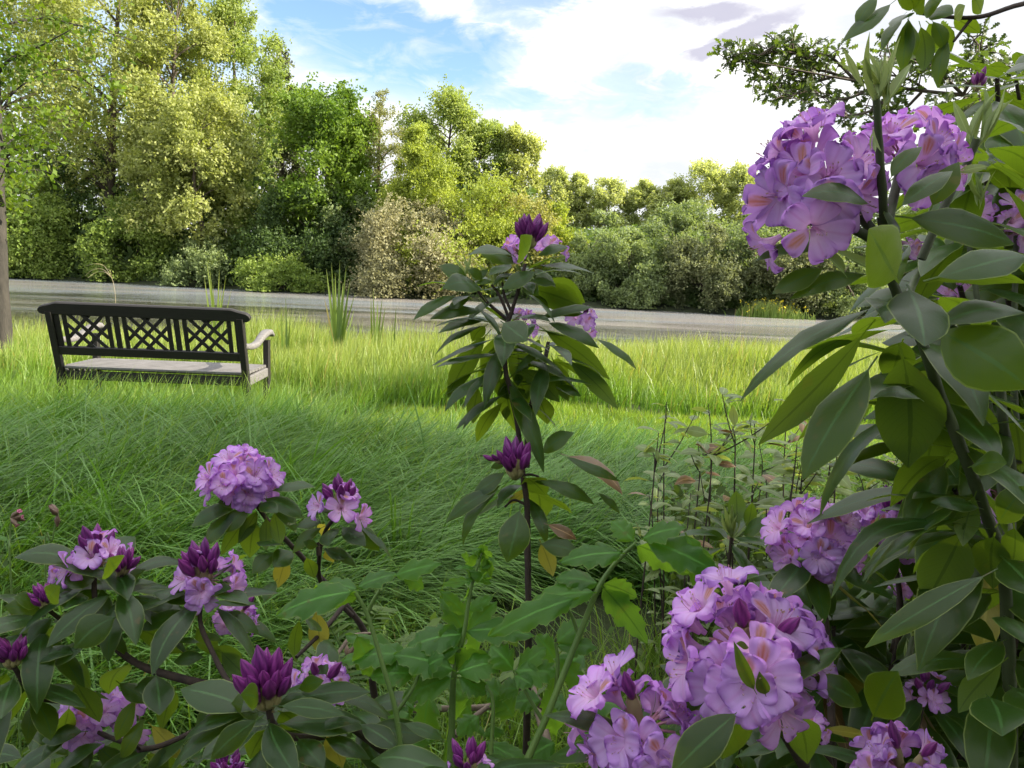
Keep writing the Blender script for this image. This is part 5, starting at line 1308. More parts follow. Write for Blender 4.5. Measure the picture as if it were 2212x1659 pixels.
# ================================================================== lower right bush
RD = .8
c = at(1800, 1750, .95); cg = float(ground_z(c[0], c[1] + .2))
t = thing('rhododendron', 'low spreading rhododendron at lower right carrying big full mauve flower heads', 'rhododendron', (c[0], c[1] + .2, cg))
r = {}
r[1] = head(t, 1760, 1150, 108, 1.0, 21, 0, (-.1, -.35, 1), th1=110, bl_r=.43, bud_l=.55)
r[2] = head(t, 1935, 1118, 76, 1.12, 17, 3, (.1, -.25, 1))
r[3] = head(t, 1622, 1370, 200, .62, 26, 2, (.0, -.30, 1), th1=110, bl_r=.40, bud_l=.5)
r[4] = head(t, 1388, 1545, 162, .64, 20, 1, (-.15, -.45, .9), th1=110, bl_r=.42, bud_l=.5)
r[5] = head(t, 1965, 1640, 110, .78, 14, 2, (.1, -.2, 1), bl_r=.47, bud_l=.6)
r[6] = head(t, 2000, 1490, 52, .98, 5, 5, (.0, -.15, 1), bl_r=.55)
r[7] = head(t, 1945, 1250, 42, 1.2, 7, 0, (-.1, -.3, .8), bl_r=.5)
r[8] = head(t, 1760, 1560, 46, .9, 5, 0, (.2, -.3, .6), bl_r=.5)
g = Geo()
hub = at(1800, 1760, .95)
for k_, via in ((1, (1790, 1400, 1.0)), (2, (1940, 1400, 1.08)), (3, (1690, 1580, .72)), (4, (1480, 1680, .75)), (5, (1950, 1720, .85)), (6, (1960, 1600, .98)), (7, (1930, 1400, 1.15)), (8, (1790, 1640, .92))):
    tube(g, [r[k_], at(*via), hub], .0032, .006, 7, k=6, rough=.08)
to_ground(g, hub, .014, .008, (.0, .15)); part('stem', g, MT['twig'], t)
leaves_part(t, [
    (1840, 1392, 1675, 1490, 54, 28, dict(bow=.14, d=.60)), (1742, 1455, 1862, 1525, 58, 25, dict(bow=.08, d=.60)), (1882, 1557, 1940, 1450, 92, 12, dict(d=.62, bow=.05)), (1610, 1525, 1450, 1672, 86, 18, dict(d=.56, bow=.08)),
    (1690, 1525, 1745, 1650, 80, 168, dict(d=.68)), (1640, 1500, 1700, 1600, 70, 30, dict(d=.64)), (1610, 1520, 1560, 1640, 90, 160, dict(d=.66)), (1660, 1500, 1590, 1560, 60, 30, dict(d=.64)),
    (1620, 1400, 1590, 1390, 16, 30, dict(d=.58))], .62)
g = Geo()
for u, v, u2, v2 in ((1635, 1500, 1585, 1385), (1655, 1505, 1640, 1450)):
    b_ = at(u, v, .56); e_ = at(u2, v2, .56); leaf(g, b_, e_, .010, nrm(CAM - b_), fold=.9, m=0, shape='narrow')
for u, v, u2, v2, d_ in ((1960, 1430, 1985, 1320, .85), (1890, 1180, 1900, 1110, .98), (1950, 1460, 1970, 1380, .85)):
    b_ = at(u, v, d_); e_ = at(u2, v2, d_); tube(g, [b_, (b_ + e_) / 2], .004, .003, 6, m=4); shoot(g, (b_ + e_) / 2, e_ - b_, np.linalg.norm(e_ - b_) * .6, 5)
part('young_leaves', g, leaf_mats(), t)
for k_, L_, n_ in ((1, .12, 11), (2, .12, 10), (4, .10, 9), (5, .11, 10), (6, .11, 10), (7, .1, 8), (8, .1, 8)):
    whorl_part(t, r[k_], (rng.normal(0, .15), -.1, 1), n_, L_, ang=(75, 120))

# ================================================================== tall dark near bush on the right
TDp = .54
def Z8(x, y): return 1520.8 + .4687 * x, 51.8 + .4687 * y
def z8l(lst):
    out = []
    for q in lst:
        b = Z8(q[0], q[1]); e = Z8(q[2], q[3]); out.append((*b, *e, q[4] * .4687, *q[5:]))
    return out
c = at(2185, 1700, .62); cg = float(ground_z(c[0], c[1]))
t = thing('rhododendron', 'nearest tall dark rhododendron on the right, its large flower head against the sky', 'rhododendron', (c[0], c[1], cg))
T1 = head(t, 1765, 350, 134, .54, 13, 0, (-.55, -.25, .75), th1=108, bl_r=.58)
T2 = head(t, 1970, 315, 118, .56, 10, 0, (.25, -.35, .9), th1=95, bl_r=.58)
T3 = head(t, 1708, 480, 85, .53, 3, 0, (-.8, -.3, -.1), bl_r=.95)
T4 = head(t, 2085, 440, 60, .85, 5, 0, (-.1, -.5, .8), bl_r=.6)
T5 = head(t, 2195, 480, 62, .85, 6, 0, (.1, -.5, .7), bl_r=.6)
T6 = head(t, 2100, 620, 60, .95, 7, 1, (-.1, -.3, .8), bl_r=.5)
T7 = head(t, 2165, 1050, 60, .8, 6, 0, (-.1, -.4, .8), bl_r=.65)
T8 = head(t, 1965, 545, 40, .8, 4, 0, (-.1, -.4, .8), bl_r=.65)
g = stems(t, [([(1905, 470), (1915, 560), (1940, 640), (1985, 720), (2030, 850), (2085, 990), (2130, 1110), (2165, 1220), (2178, 1400), (2185, 1700)], .54, .62, .0034, .0052), ([(1893, 215), (1900, 330), (1908, 440), (1910, 500)], .50, .54, .0024, .0036),
              ([(2000, 560), (1965, 630), (1960, 680)], .75, .58, .0028, .004), ([(2110, 300), (2090, 350), (2060, 400), (1990, 560)], .6, .62, .003, .0035), ([(2085, 470), (2120, 700), (2180, 1000), (2185, 1300)], .85, .75, .0025, .0042),
              ([(2195, 510), (2190, 800), (2200, 1000)], .85, .8, .0025, .004), ([(2100, 650), (2140, 900), (2185, 1200)], .95, .7, .003, .005), ([(2160, 800), (2165, 900), (2175, 960), (2190, 1060)], .7, .7, .004, .005)])
tube(g, [T1, at(1870, 480, .55), at(1912, 540, .54)], .0032, .004, 7); tube(g, [T2, at(1925, 450, .55), at(1910, 520, .54)], .0032, .004, 7); tube(g, [T3, at(1830, 490, .54), at(1910, 530, .54)], .0025, .004, 7)
to_ground(g, at(2185, 1700, .62), .014, .008, (0, .0)); part('stem', g, MT['twig_green'], t)
leaves_part(t, z8l([
    (790, 850, 450, 795, 80, 60, dict(bow=.16, d=.50)), (880, 865, 1145, 678, 110, 30, dict(d=.50)), (1040, 865, 1175, 635, 125, 25, dict(d=.53)), (850, 730, 1005, 565, 85, 30, dict(d=.50)), (830, 840, 870, 990, 60, 60),
    (880, 885, 1430, 1015, 185, 20, dict(bow=.08, d=.52)), (895, 1190, 760, 945, 265, 18, dict(bow=.04, d=.49)), (620, 1015, 235, 1092, 82, 50, dict(bow=.1)), (700, 900, 540, 1010, 80, 50), (575, 1115, 315, 1243, 105, 25, dict(bow=.06)), (785, 1150, 395, 1268, 98, 30, dict(bow=.1)),
    (850, 1160, 500, 1010, 44, 30, dict(m=3, fold=.8, recurve=0, shape='narrow')), (1010, 1185, 1490, 1070, 165, 35, dict(bow=.1, d=.47)), (1015, 1195, 1490, 1195, 90, 150, dict(d=.5)), (960, 1000, 900, 1200, 60, 60)]), TDp)
leaves_part(t, z8l([
    (935, 1200, 1015, 1485, 265, 14, dict(bow=.04, d=.49)), (830, 1290, 165, 1740, 105, 50, dict(bow=.16, d=.54)), (790, 1360, 250, 1940, 150, 160, dict(bow=.06, d=.57)), (800, 1530, 455, 2100, 205, 40, dict(bow=.08, d=.52)), (900, 1470, 942, 2045, 310, 165, dict(bow=.03, d=.56)),
    (1020, 1420, 1475, 1330, 110, 50, dict(bow=.1, d=.5)), (1040, 1390, 1500, 1680, 300, 18, dict(bow=.08, d=.52)), (1050, 1250, 1300, 1420, 180, 150, dict(d=.6)), (1015, 1740, 780, 1720, 60, 55, dict(bow=.2, d=.51)), (1030, 1600, 1240, 1760, 120, 25, dict(d=.6)), (1120, 1650, 1330, 1980, 150, 150, dict(d=.62)), (1100, 1620, 1250, 1600, 110, 30, dict(d=.6))]), TDp)
leaves_part(t, [
    (2139, 1143, 1796, 1292, 44, 55, dict(bow=.22)), (2120, 1110, 1868, 1262, 32, 60, dict(bow=.14)), (2085, 1130, 2000, 1305, 110, 165, dict(bow=.04)), (2150, 1150, 2145, 1272, 84, 170), (2190, 1130, 2183, 1235, 60, 165), (2155, 1228, 1868, 1400, 56, 15, dict(bow=.14, d=.5)),
    (2125, 1100, 2010, 1085, 34, 40), (2110, 1060, 2080, 1180, 50, 150), (2150, 1140, 2220, 1050, 60, 30), (2160, 1200, 2240, 1290, 90, 20), (2130, 1500, 2165, 1590, 105, 10, dict(d=.52)), (2170, 1330, 2230, 1400, 90, 30), (2100, 1080, 1960, 1200, 40, 60, dict(bow=.12)), (2090, 1010, 2175, 1000, 50, 40), (2175, 1380, 2090, 1470, 60, 30, dict(bow=.12)), (2178, 1420, 2070, 1540, 60, 150), (2180, 1480, 2250, 1560, 90, 20)], .56)
g = Geo()
for (u, v, u2, v2, n_, d_) in ((1893, 225, 1889, 66, 5, .50), (1865, 190, 1830, 95, 2, .5), (1905, 240, 1925, 80, 3, .51), (1885, 330, 1888, 250, 3, .5), (2110, 310, 2165, 160, 7, .6), (2115, 440, 2120, 345, 5, .7), (1900, 200, 1850, 100, 3, .5)):
    b_ = at(u, v, d_); e_ = at(u2, v2, d_); shoot(g, b_, e_ - b_, np.linalg.norm(e_ - b_), n_)
leaf_px(g, 1830, 600, 1762, 540, 22, 40, .52, m=3, fold=.8, recurve=0, shape='narrow'); leaf_px(g, 2060, 375, 2135, 360, 20, 20, .55, m=3, shape='narrow')
part('young_leaves', g, leaf_mats(), t)

for u_, v_, d_, n_, L_ in ((1960, 680, .60, 8, .11), (2010, 790, .64, 9, .12), (2060, 930, .62, 9, .12), (2125, 1110, .64, 10, .12), (2165, 1230, .66, 9, .12), (2180, 1400, .62, 9, .11), (2110, 470, .72, 9, .11), (2150, 330, .8, 9, .12), (2170, 650, .75, 10, .13), (2190, 850, .72, 10, .13), (2120, 300, .7, 7, .09)):
    whorl_part(t, at(u_, v_, d_), (.1, .1, 1), n_, L_, ang=(75, 122), wr=.31, sag=.45, old=.0)
# ================================================================== rhododendron thicket behind it, and its overhanging branch
c = at(2420, 1000, 1.9); cg = float(ground_z(c[0], c[1]))
t = thing('rhododendron', 'tall rhododendron thicket along the right edge with a leafy branch arching over the top', 'rhododendron', (c[0], c[1], cg))
g = Geo()
tops = []
for i in range(110):
    u = rng.uniform(2040, 2300); v = rng.uniform(160, 1200); d_ = rng.uniform(.85, 1.9)
    if u < 2100 and v < 520 or u < 2130 and v < 300: continue
    tops.append(at(u, v, d_))
for p_ in tops:
    b_ = np.array([c[0] + rng.normal(0, .25), c[1] + rng.normal(0, .25), cg]); md = b_ * .4 + p_ * .6 + np.array([.12, 0, -.12])
    tube(g, [b_, md, p_], .010, .003, 6, k=4)
ob = [at(2700, 140, 1.3), at(2330, -5, .98), at(2212, 8, .92), at(2120, 36, .9), at(2040, 36, .9), at(1980, 28, .9)]
tube(g, [np.array([c[0], c[1], cg]), at(2800, 700, 1.7)] + ob, .009, .0015, 7, k=5, radii=[.02, .014, .008, .0034, .003, .0026, .0022, .0016])
tube(g, [at(2100, 38, .9), at(2075, 70, .9), at(2060, 90, .9)], .002, .0015, 6)
part('stem', g, MT['twig'], t)
for p_ in tops:
    whorl_part(t, p_, (rng.normal(0, .3), -.3 + rng.normal(0, .2), 1), int(rng.integers(8, 12)), rng.uniform(.11, .15))
leaves_part(t, [
    (1935, 0, 1818, 92, 36, 40, dict(bow=.06)), (1900, -15, 1850, 60, 34, 30), (1960, 25, 1905, 110, 26, 45), (1965, 28, 1950, 158, 40, 15), (1985, 45, 1995, 155, 40, 165), (2000, 45, 2055, 112, 52, 160), (2050, 70, 2025, 190, 34, 15), (2055, 35, 2117, 72, 38, 160), (2060, 42, 2085, 12, 34, 20, dict(m=3)),
    (1990, 25, 2035, 0, 44, 20), (1980, 20, 1930, -20, 44, 30), (2000, 30, 2060, 30, 36, 40), (1970, 25, 2000, -20, 50, 20), (1975, 30, 1925, 60, 30, 50), (2120, 34, 2100, -10, 30, 30), (1960, 40, 1975, 120, 30, 30), (2010, 40, 2040, 110, 34, 20)], .9)
head(t, 2112, 175, 22, 1.25, 0, 4, (0, 0, 1), bud_l=1.3)
for u, v, r_, d_ in ((2150, 560, 46, 1.3), (2195, 940, 40, 1.4), (2060, 600, 40, 1.2), (2140, 930, 30, 1.4), (2185, 330, 36, 1.5)):
    head(t, u, v, r_, d_, 6, 1, (-.2, -.4, .8), bl_r=.5)

# ================================================================== dark understorey of rhododendron at lower right
c = at(1900, 1560, 1.75); cg = float(ground_z(c[0], c[1]))
t = thing('rhododendron', 'shaded flowerless rhododendron undergrowth filling the lower right below the flower heads', 'rhododendron', (c[0], c[1], cg))
g = Geo(); tops = []
for i in range(125):
    u = rng.uniform(1480, 2330); v = rng.uniform(1230, 1740); d_ = rng.uniform(1.0, 1.9)
    if u < 1640 and v < 1420 + (1640 - u) * .5: continue
    if u < 1900 and v < 1290: continue
    tops.append(at(u, v, d_))
for p_ in tops:
    b_ = np.array([p_[0] * .8 + c[0] * .2, p_[1] * .8 + c[1] * .2, 0]); b_[2] = float(ground_z(b_[0], b_[1])) - .03
    tube(g, [b_, b_ * .5 + p_ * .5 + rng.normal(0, .03, 3), p_], .006, .003, 5, k=3)
part('stem', g, MT['twig'], t)
for p_ in tops:
    whorl_part(t, p_, (rng.normal(0, .3), -.2 + rng.normal(0, .2), 1), int(rng.integers(8, 12)), rng.uniform(.09, .14), old=.035)

c = at(1580, 1230, 1.7)
t = thing('rhododendron', 'young rhododendron with a tuft of pale new leaves, left of the round mauve head', 'rhododendron', (c[0], c[1], float(ground_z(c[0], c[1]))))
g = Geo(); p_ = at(1580, 1160, 1.7); to_ground(g, p_, .006, .004, (0, .02)); part('stem', g, MT['twig'], t)
whorl_part(t, p_, (0, -.1, 1), 11, .13, ang=(60, 120)); g = Geo()
shoot(g, p_, (0, 0, 1), .08, 9); shoot(g, p_, (.4, 0, 1), .07, 5); part('young_leaves', g, leaf_mats(), t)
leaves_part(t, [(1595, 1140, 1590, 1060, 40, 170), (1612, 1150, 1625, 1085, 30, 160), (1600, 1160, 1660, 1125, 36, 40), (1570, 1165, 1520, 1150, 24, 15)], 1.68)

# ================================================================== hogweed
def hog_leaflet(g, A, B, W, up, bow=.08, lobes=4, m=0):
    A = np.asarray(A, float); B = np.asarray(B, float); nt = 41
    ch = B - A; L = np.linalg.norm(ch); d = ch / L; u = nrm(np.asarray(up, float) - d * np.dot(up, d)); s = np.cross(d, u)
    t = np.linspace(0, 1, nt); q = np.clip((t - .06) / .94, 0, 1)
    env = np.sin(np.pi * q ** .75) ** .7 * (1.05 - .35 * q)
    C = A + ch * t[:, None] + u * (bow * L * 4 * t * (1 - t))[:, None]
    xs = np.array([-1, -.66, -.33, 0, .33, .66, 1.0]); V = []
    hw = []
    for sg in (0, 1):
        ph = rng.uniform(0, 1); ft = (q * lobes + ph) % 1.0
        lob = 0.70 + 0.30 * np.where(ft < .7, ft / .7, (1 - ft) / .3) ** .9
        sf = (q * lobes * 3.5 + ph) % 1.0; ser = 1 + .11 * (np.where(sf < .75, sf / .75, (1 - sf) / .25) - .5)
        hw.append(np.maximum(env * lob * ser, .03) * W * .5)
    for x_ in xs:
        h_ = hw[0] if x_ < 0 else hw[1]
        fwdv = np.abs(x_) * h_ * .35
        V.append(C + s * (x_ * h_)[:, None] + ch / L * fwdv[:, None] + u * (abs(x_) * h_ * .22 - x_ * x_ * h_ * .3 + .02 * L * np.sin(t * 17 + x_ * 4) * abs(x_))[:, None])
    V = np.stack(V, 1); A_ = np.zeros((nt, 7, 3)); A_[..., 0] = (xs + 1) / 2; A_[..., 1] = t[:, None] * .8; A_[..., 2] = rng.random()
    g.add(V.reshape(-1, 3), gfaces(nt, 7), A_.reshape(-1, 3), m)
HD = .98
c = at(1050, 1700, HD)
t = thing('hogweed', 'tall green hogweed with hairy stems and jagged lobed leaves in the lower middle', 'hogweed', (c[0], c[1] + .1, float(ground_z(c[0], c[1] + .1))))
def hst(pts, r0, r1, d=HD):
    g = Geo(); tube(g, [at(u, v, d) for u, v in pts], r0, r1, 9, k=5)
    b_ = at(*pts[0], d); to_ground(g, b_, r0 * 1.3, r0, (0, .05)); return part('stem', g, MT['hog_stem'], t)
hst([(874, 1690), (856, 1543), (829, 1445), (793, 1328), (765, 1276)], .0036, .0022, .92)
hst([(1122, 1690), (1140, 1640), (1183, 1543), (1250, 1375), (1296, 1265), (1340, 1205), (1375, 1172)], .0052, .0022, .92)
hst([(972, 1690), (976, 1560), (981, 1453), (1003, 1364), (1017, 1274), (1044, 1185)], .0052, .0014)
for pts in ([(1178, 1565), (1150, 1520), (1125, 1476), (1110, 1450)], [(856, 1540), (890, 1490), (905, 1455)], [(1200, 1500), (1205, 1430), (1200, 1390)], [(793, 1328), (805, 1300), (820, 1275)], [(1250, 1375), (1235, 1330), (1215, 1300)], [(1060, 1640), (1065, 1520), (1050, 1480)]):
    g = Geo(); tube(g, [at(u, v, .94) for u, v in pts], .0028, .0018, 7, k=4); part('leaf_stalk', g, MT['hog_stem'], t)
def hog_leaf(lst):
    g = Geo()
    for bu, bv, tu, tv, w, roll, d in lst:
        A = at(bu, bv, d); B = at(tu, tv, d + rng.uniform(-.02, .02)); cc = nrm(CAM - A); ch = nrm(B - A); e = nrm(np.cross(ch, cc)); e = e if e[2] > 0 else -e
        a = R(roll); hog_leaflet(g, A, B, w / FPX * d / max(abs(math.cos(a)), .55), cc * math.cos(a) + e * math.sin(a), lobes=3 if w < 60 else 4)
    part('leaves', g, [MT['hog']], t)
hog_leaf([(768, 1278, 598, 1330, 84, 40, .9), (775, 1275, 690, 1262, 46, 40, .93), (770, 1270, 860, 1240, 46, 40, .9), (850, 1245, 955, 1218, 52, 25, .9), (870, 1240, 915, 1272, 46, 20, .9), (780, 1290, 640, 1295, 60, 140, .93)])
hog_leaf([(1003, 1370, 880, 1400, 76, 45, .98), (1003, 1364, 1155, 1375, 68, 45, .98), (1000, 1400, 845, 1425, 66, 40, .97), (1010, 1380, 950, 1290, 60, 30, 1.0), (1010, 1370, 1075, 1300, 56, 30, 1.0), (1005, 1330, 950, 1275, 40, 30, 1.0), (1010, 1320, 1065, 1290, 36, 30, 1.)])
hog_leaf([(985, 1450, 850, 1415, 84, 35, .95), (985, 1455, 1090, 1430, 76, 40, .95), (980, 1465, 870, 1510, 74, 35, .95), (990, 1462, 1050, 1500, 60, 30, .95), (985, 1440, 960, 1350, 90, 40, .98), (985, 1450, 1050, 1410, 80, 150, .98)])
hog_leaf([(1110, 1450, 1200, 1455, 80, 35, .94), (1110, 1450, 1060, 1395, 70, 35, .94), (1115, 1455, 1180, 1400, 60, 30, .95), (1110, 1460, 1150, 1480, 50, 40, .93)])
hog_leaf([(905, 1455, 745, 1372, 70, 40, .96), (900, 1455, 800, 1462, 70, 30, .95), (770, 1370, 800, 1462, 64, 20, .95), (905, 1455, 960, 1420, 60, 35, .95)])
hog_leaf([(1370, 1176, 1490, 1240, 80, 150, .9), (1390, 1165, 1560, 1245, 84, 30, .9), (1480, 1150, 1535, 1300, 76, 20, .9), (1370, 1172, 1322, 1125, 60, 20, .9), (1385, 1165, 1480, 1140, 56, 40, .9), (1350, 1195, 1210, 1215, 66, 40, .9)])
hog_leaf([(1298, 1265, 1398, 1390, 76, 160, .91), (1290, 1280, 1150, 1300, 70, 40, .91), (1250, 1290, 1055, 1375, 74, 25, .9), (1300, 1260, 1375, 1290, 60, 150, .92), (1296, 1262, 1200, 1250, 56, 45, .93)])
hog_leaf([(1200, 1390, 1270, 1340, 60, 30, .95), (1200, 1395, 1290, 1400, 56, 35, .95), (1205, 1420, 1260, 1490, 60, 25, .96), (1230, 1470, 1310, 1500, 56, 30, 1.)])
hog_leaf([(960 + a_, 1500 + b_, 960 + a_ + rng.normal(0, 70), 1500 + b_ + rng.normal(10, 40), rng.uniform(50, 80), rng.uniform(20, 55), rng.uniform(.95, 1.15)) for a_, b_ in rng.uniform((-130, -110), (330, 110), (36, 2))])
g = Geo(); gl = Geo()
for _ in range(26):
    b_ = at(1030 + rng.uniform(-18, 22), rng.uniform(1170, 1270), HD + rng.uniform(-.02, .02)); d_ = nrm(rng.normal(size=3)); hog_leaflet(gl, b_, b_ + d_ * rng.uniform(.015, .035), .016, rng.normal(size=3), lobes=2)
part('young_leaves', gl, [MT['hog']], t)

# ================================================================== dark-stemmed shoots by the lawn
def sapling(u, vt, vb, d, n, lbl, brown=False, lean=0):
    top = at(u + lean, vt, d); b_ = at(u, vb, d); gz = float(ground_z(b_[0], b_[1])); bs = np.array([b_[0], b_[1], gz])
    t = thing('shrub_shoot', lbl, 'shrub', bs, 'dark-stemmed shoots by the lawn')
    g = Geo(); P = [bs, bs * .55 + b_ * .45 + rng.normal(0, .01, 3), b_ * .5 + top * .5 + rng.normal(0, .012, 3), top]
    tube(g, P, .0038, .0012, 6, k=5); Q = smooth_path(P, 9); gl = Geo(); L0 = np.linalg.norm(top - bs)
    for i in range(n):
        f = 0.18 + 0.82 * (i + rng.uniform(0, .6)) / n; p_ = Q[min(int(f * (len(Q) - 1)), len(Q) - 1)]
        a = i * 2.4 + rng.normal(0, .3); dd = nrm(np.array([math.cos(a), math.sin(a), rng.uniform(-.1, .45)])); l = rng.uniform(.05, .10)
        st_ = p_ + dd * .012; tube(g, [p_, st_], .001, .001, 4, k=1)
        leaf(gl, st_, st_ + dd * l + np.array([0, 0, -.012]), l * .42, np.array([0, 0, 1.0]) + rng.normal(0, .35, 3), bow=.12, fold=.2, wave=.02, nt=6, petiole=.05, shape='ov', m=1 if rng.random() < (.16 if brown else .03) else 0)
    for _ in range(2 if n > 9 else 0):
        p_ = Q[rng.integers(len(Q) // 3, len(Q) * 3 // 4)]; e_ = p_ + np.array([rng.normal(0, .10), rng.normal(0, .06), rng.uniform(.08, .2)]); tube(g, [p_, (p_ + e_) / 2 + np.array([0, 0, -.01]), e_], .0025, .0012, 5, k=3)
        for k_ in range(5):
            q = p_ + (e_ - p_) * rng.uniform(.3, 1); dd = nrm(rng.normal(size=3) * np.array([1, 1, .4])); l = rng.uniform(.04, .07); leaf(gl, q, q + dd * l, l * .42, np.array([0, 0, 1.0]) + rng.normal(0, .3, 3), bow=.1, nt=6, petiole=.05, shape='ov', m=1 if rng.random() < .06 else 0)
    part('stem', g, MT['twig'], t); part('leaves', gl, [MT['small_leaf'], MT['rhodo_dead']], t)
sapling(1450, 868, 1090, 2.5, 13, 'leftmost tall dark-stemmed shoot with sparse grey leaves in front of the mown strip', False, -10)
sapling(1548, 872, 1090, 2.5, 13, 'tall dark shoot with a browning bent tip, second from the left by the mown strip', True, -18)
sapling(1630, 915, 1060, 2.6, 12, 'dark straight shoot just left of the big hanging leaf tips', False, 0)
sapling(1706, 862, 1050, 2.6, 13, 'straight dark shoot between the two long hanging leaf tips', True, -4)
lbl = 'one of the crowded dark-stemmed leafy shoots behind the round mauve flower heads'
for i in range(24):
    u = rng.uniform(1390, 2010); vt = rng.uniform(925, 1050) + (40 if u < 1500 else 0); sapling(u, vt, vt + rng.uniform(120, 190), rng.uniform(2.0, 3.0), int(rng.integers(14, 22)), lbl, rng.random() < .4, rng.normal(0, 14))

# ================================================================== small wild flowers at the left, sticks, undergrowth
def campion(label, pts, d, pink):
    b_ = at(*pts[0], d); gz = float(ground_z(b_[0], b_[1])); t = thing('campion', label, 'wildflower', (b_[0], b_[1], gz))
    g = Geo(); tube(g, [np.array([b_[0], b_[1], gz])] + [at(u, v, d) for u, v in pts], .0022, .0014, 6, k=4); part('stem', g, MT['hog_stem'], t)
    tp = at(*pts[-1], d); gl = Geo()
    for u, v in pts[1:-1]:
        q = at(u, v, d)
        for sg in (-1, 1): leaf(gl, q, q + np.array([sg * .035, rng.uniform(-.01, .01), .010]), .016, (0, 0, 1), nt=6, shape='ov')
    part('leaves', gl, [MT['hog']], t); g = Geo()
    for _ in range(5):
        dd = nrm(rng.normal(size=3) + np.array([0, 0, 1.0])); tube(g, [tp, tp + dd * .012, tp + dd * .026], 0, n=6, k=2, A=(0.16, .10, .07), radii=[.002, .006, .002])
        if pink:
            for k_ in range(5):
                a = k_ * 1.256; e1 = nrm(np.cross(dd, (0, 0, 1.0) if abs(dd[2]) < .9 else (1.0, 0, 0))); e2 = np.cross(dd, e1); w_ = e1 * math.cos(a) + e2 * math.sin(a); p0 = tp + dd * .025
                g.add([p0, p0 + w_ * .003 + np.cross(w_, dd) * .002, p0 + w_ * .005, p0 + w_ * .003 - np.cross(w_, dd) * .002], [(0, 1, 2, 3)], (.55, .12, .30))
    part('blossoms', g, MT['bud'], t)
campion('wild flower stalk with tiny pink heads at the left edge', [(24, 1260), (22, 1170), (24, 1118)], 1.6, True)
campion('wild flower stalk gone to seed, right of the pink-headed one', [(98, 1230), (112, 1170), (124, 1112)], 1.6, False)
campion('pale fluffy seed stalk between two bushes of purple buds', [(742, 1520), (750, 1460), (752, 1420)], 1.5, False)
def stick(label, pts, d, r0, r1):
    t = thing('fallen_branch', label, 'branch', at(*pts[0], d)); g = Geo(); tube(g, [at(u, v, dd) for (u, v), dd in zip(pts, np.linspace(d, d + .15, len(pts)))], r0, r1, 8, k=6, rough=.15); part('wood', g, MT['dead_wood'], t)
stick('long dead branch lying level behind the hogweed stems', [(790, 1540), (900, 1532), (1010, 1530), (1120, 1522), (1190, 1525)], 1.6, .008, .006)
stick('grey dead branch slanting down to the flower head at lower right', [(1130, 1490), (1180, 1530), (1220, 1552), (1290, 1575)], 1.55, .011, .006)
stick('thin dead stick slanting up behind the hogweed', [(980, 1590), (1030, 1545), (1090, 1500)], 1.5, .007, .004)
stick('short thick dead stump of a branch standing behind the hogweed', [(1190, 1640), (1170, 1560), (1145, 1470)], 1.58, .012, .009)
stick('curved dead twig arching left of the hogweed', [(700, 1470), (725, 1420), (760, 1375), (800, 1368)], 1.35, .004, .003)
# ferns
def fern(label, u, v, d, n, L):
    c = at(u, v, d); t = thing('fern', label, 'fern', c)
    for i in range(n):
        g = Geo(); a = rng.uniform(0, 6.28); dd = np.array([math.cos(a), math.sin(a), 0]); P = smooth_path([c, c + dd * L * .5 + np.array([0, 0, L * .45]), c + dd * L + np.array([0, 0, L * .3])], 8)
        tube(g, P, .0018, .0006, 4, k=0)
        for k_ in range(2, len(P) - 1):
            w_ = L * .26 * math.sin(math.pi * (k_ / len(P)) ** .6)
            for sg in (-1, 1):
                sd = nrm(np.cross(P[k_ + 1] - P[k_], (0, 0, 1.0))) * sg; leaf(g, P[k_], P[k_] + sd * w_ + (P[k_ + 1] - P[k_]) * .6, L * .05, (0, 0, 1.0), nt=5, petiole=.02, shape='ov')
        part('frond', g, [MT['weed']], t)
fern('small fern with narrow fronds behind the hogweed leaves', 1050, 1500, 1.6, 8, .22)
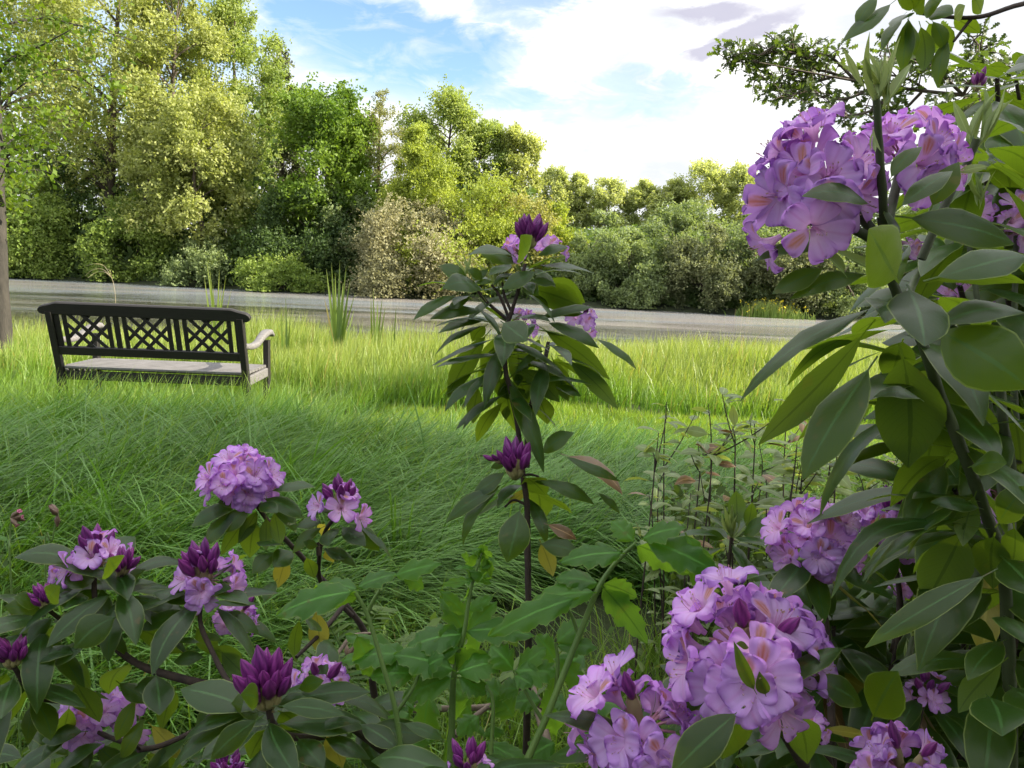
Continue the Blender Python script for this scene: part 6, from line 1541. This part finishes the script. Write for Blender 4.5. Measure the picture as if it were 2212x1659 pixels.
fern('small fern under the half-open flower head with yellow leaves', 760, 1450, 1.7, 7, .2)
# low weeds over the ground
def weeds(name, label, n, x0, x1, y0, y1, zmax, L, ok=None, mat='weed'):
    x = rng.uniform(x0, x1, n); y = rng.uniform(y0, y1, n)
    k = np.ones(n, bool) if ok is None else ok(x, y); x, y = x[k], y[k]
    cl_ = 0.5 + 0.5 * np.clip(fbm(x, y, 3.0, 31), -1, 1)
    z = ground_z(x, y) + rng.uniform(0, 1, len(x)) ** 1.2 * zmax * (0.3 + .9 * cl_)
    g = Geo(); leaf_cloud(g, np.stack([x, y, z], -1), L, L * .6, up=1.2)
    o = solo(name, g, MT[mat], kind='stuff', smooth=False); o['label'] = label; o['category'] = 'undergrowth'
weeds('weed_leaves', 'low leafy weeds and ground cover between the rhododendrons', 26000, -2.2, 2.6, .7, 2.5, .42, .055, lambda x, y: ~((x > -.35) & (x < .65) & (rng.random(len(x)) < .85)))
weeds('ivy_leaves', 'dark ivy and small leaves under the dark-stemmed shoots', 26000, .2, 3.6, 1.9, 3.4, .45, .045, lambda x, y: x > .35 + .1 * y, 'oak')
rt = scatter(9000, -2.2, 1.2, 1.2, 2.6)
n = len(rt); g = Geo(); blades(g, rt, rng.uniform(.2, .5, n), rng.uniform(.003, .007, n), rng.uniform(0, 6.28, n), rng.uniform(0, .5, n), rng.uniform(.3, 1.6, n), 6)
o = solo('rough_grass', g, MT['tall'], kind='stuff'); o['label'] = 'loose grass blades growing among the rhododendron stems'; o['category'] = 'grass'

# members of one kind carry one group phrase
GROUPS = {'rhododendron': 'rhododendrons in the foreground', 'sallow_bush': 'bushes along the far waterline', 'alder_tree': 'leafy trees on the far bank', 'willow_tree': 'yellow-green willows on the far bank',
          'hazel_bush': 'low bushes under the far trees', 'campion': 'thin wild flower stalks at the left', 'fallen_branch': 'dead branches lying behind the hogweed', 'fern': 'small ferns under the flowers'}
for o in COL.objects:
    k = o.name.split('.')[0]
    if o.parent is None and k in GROUPS and 'category' in o and 'group' not in o: o['group'] = GROUPS[k]
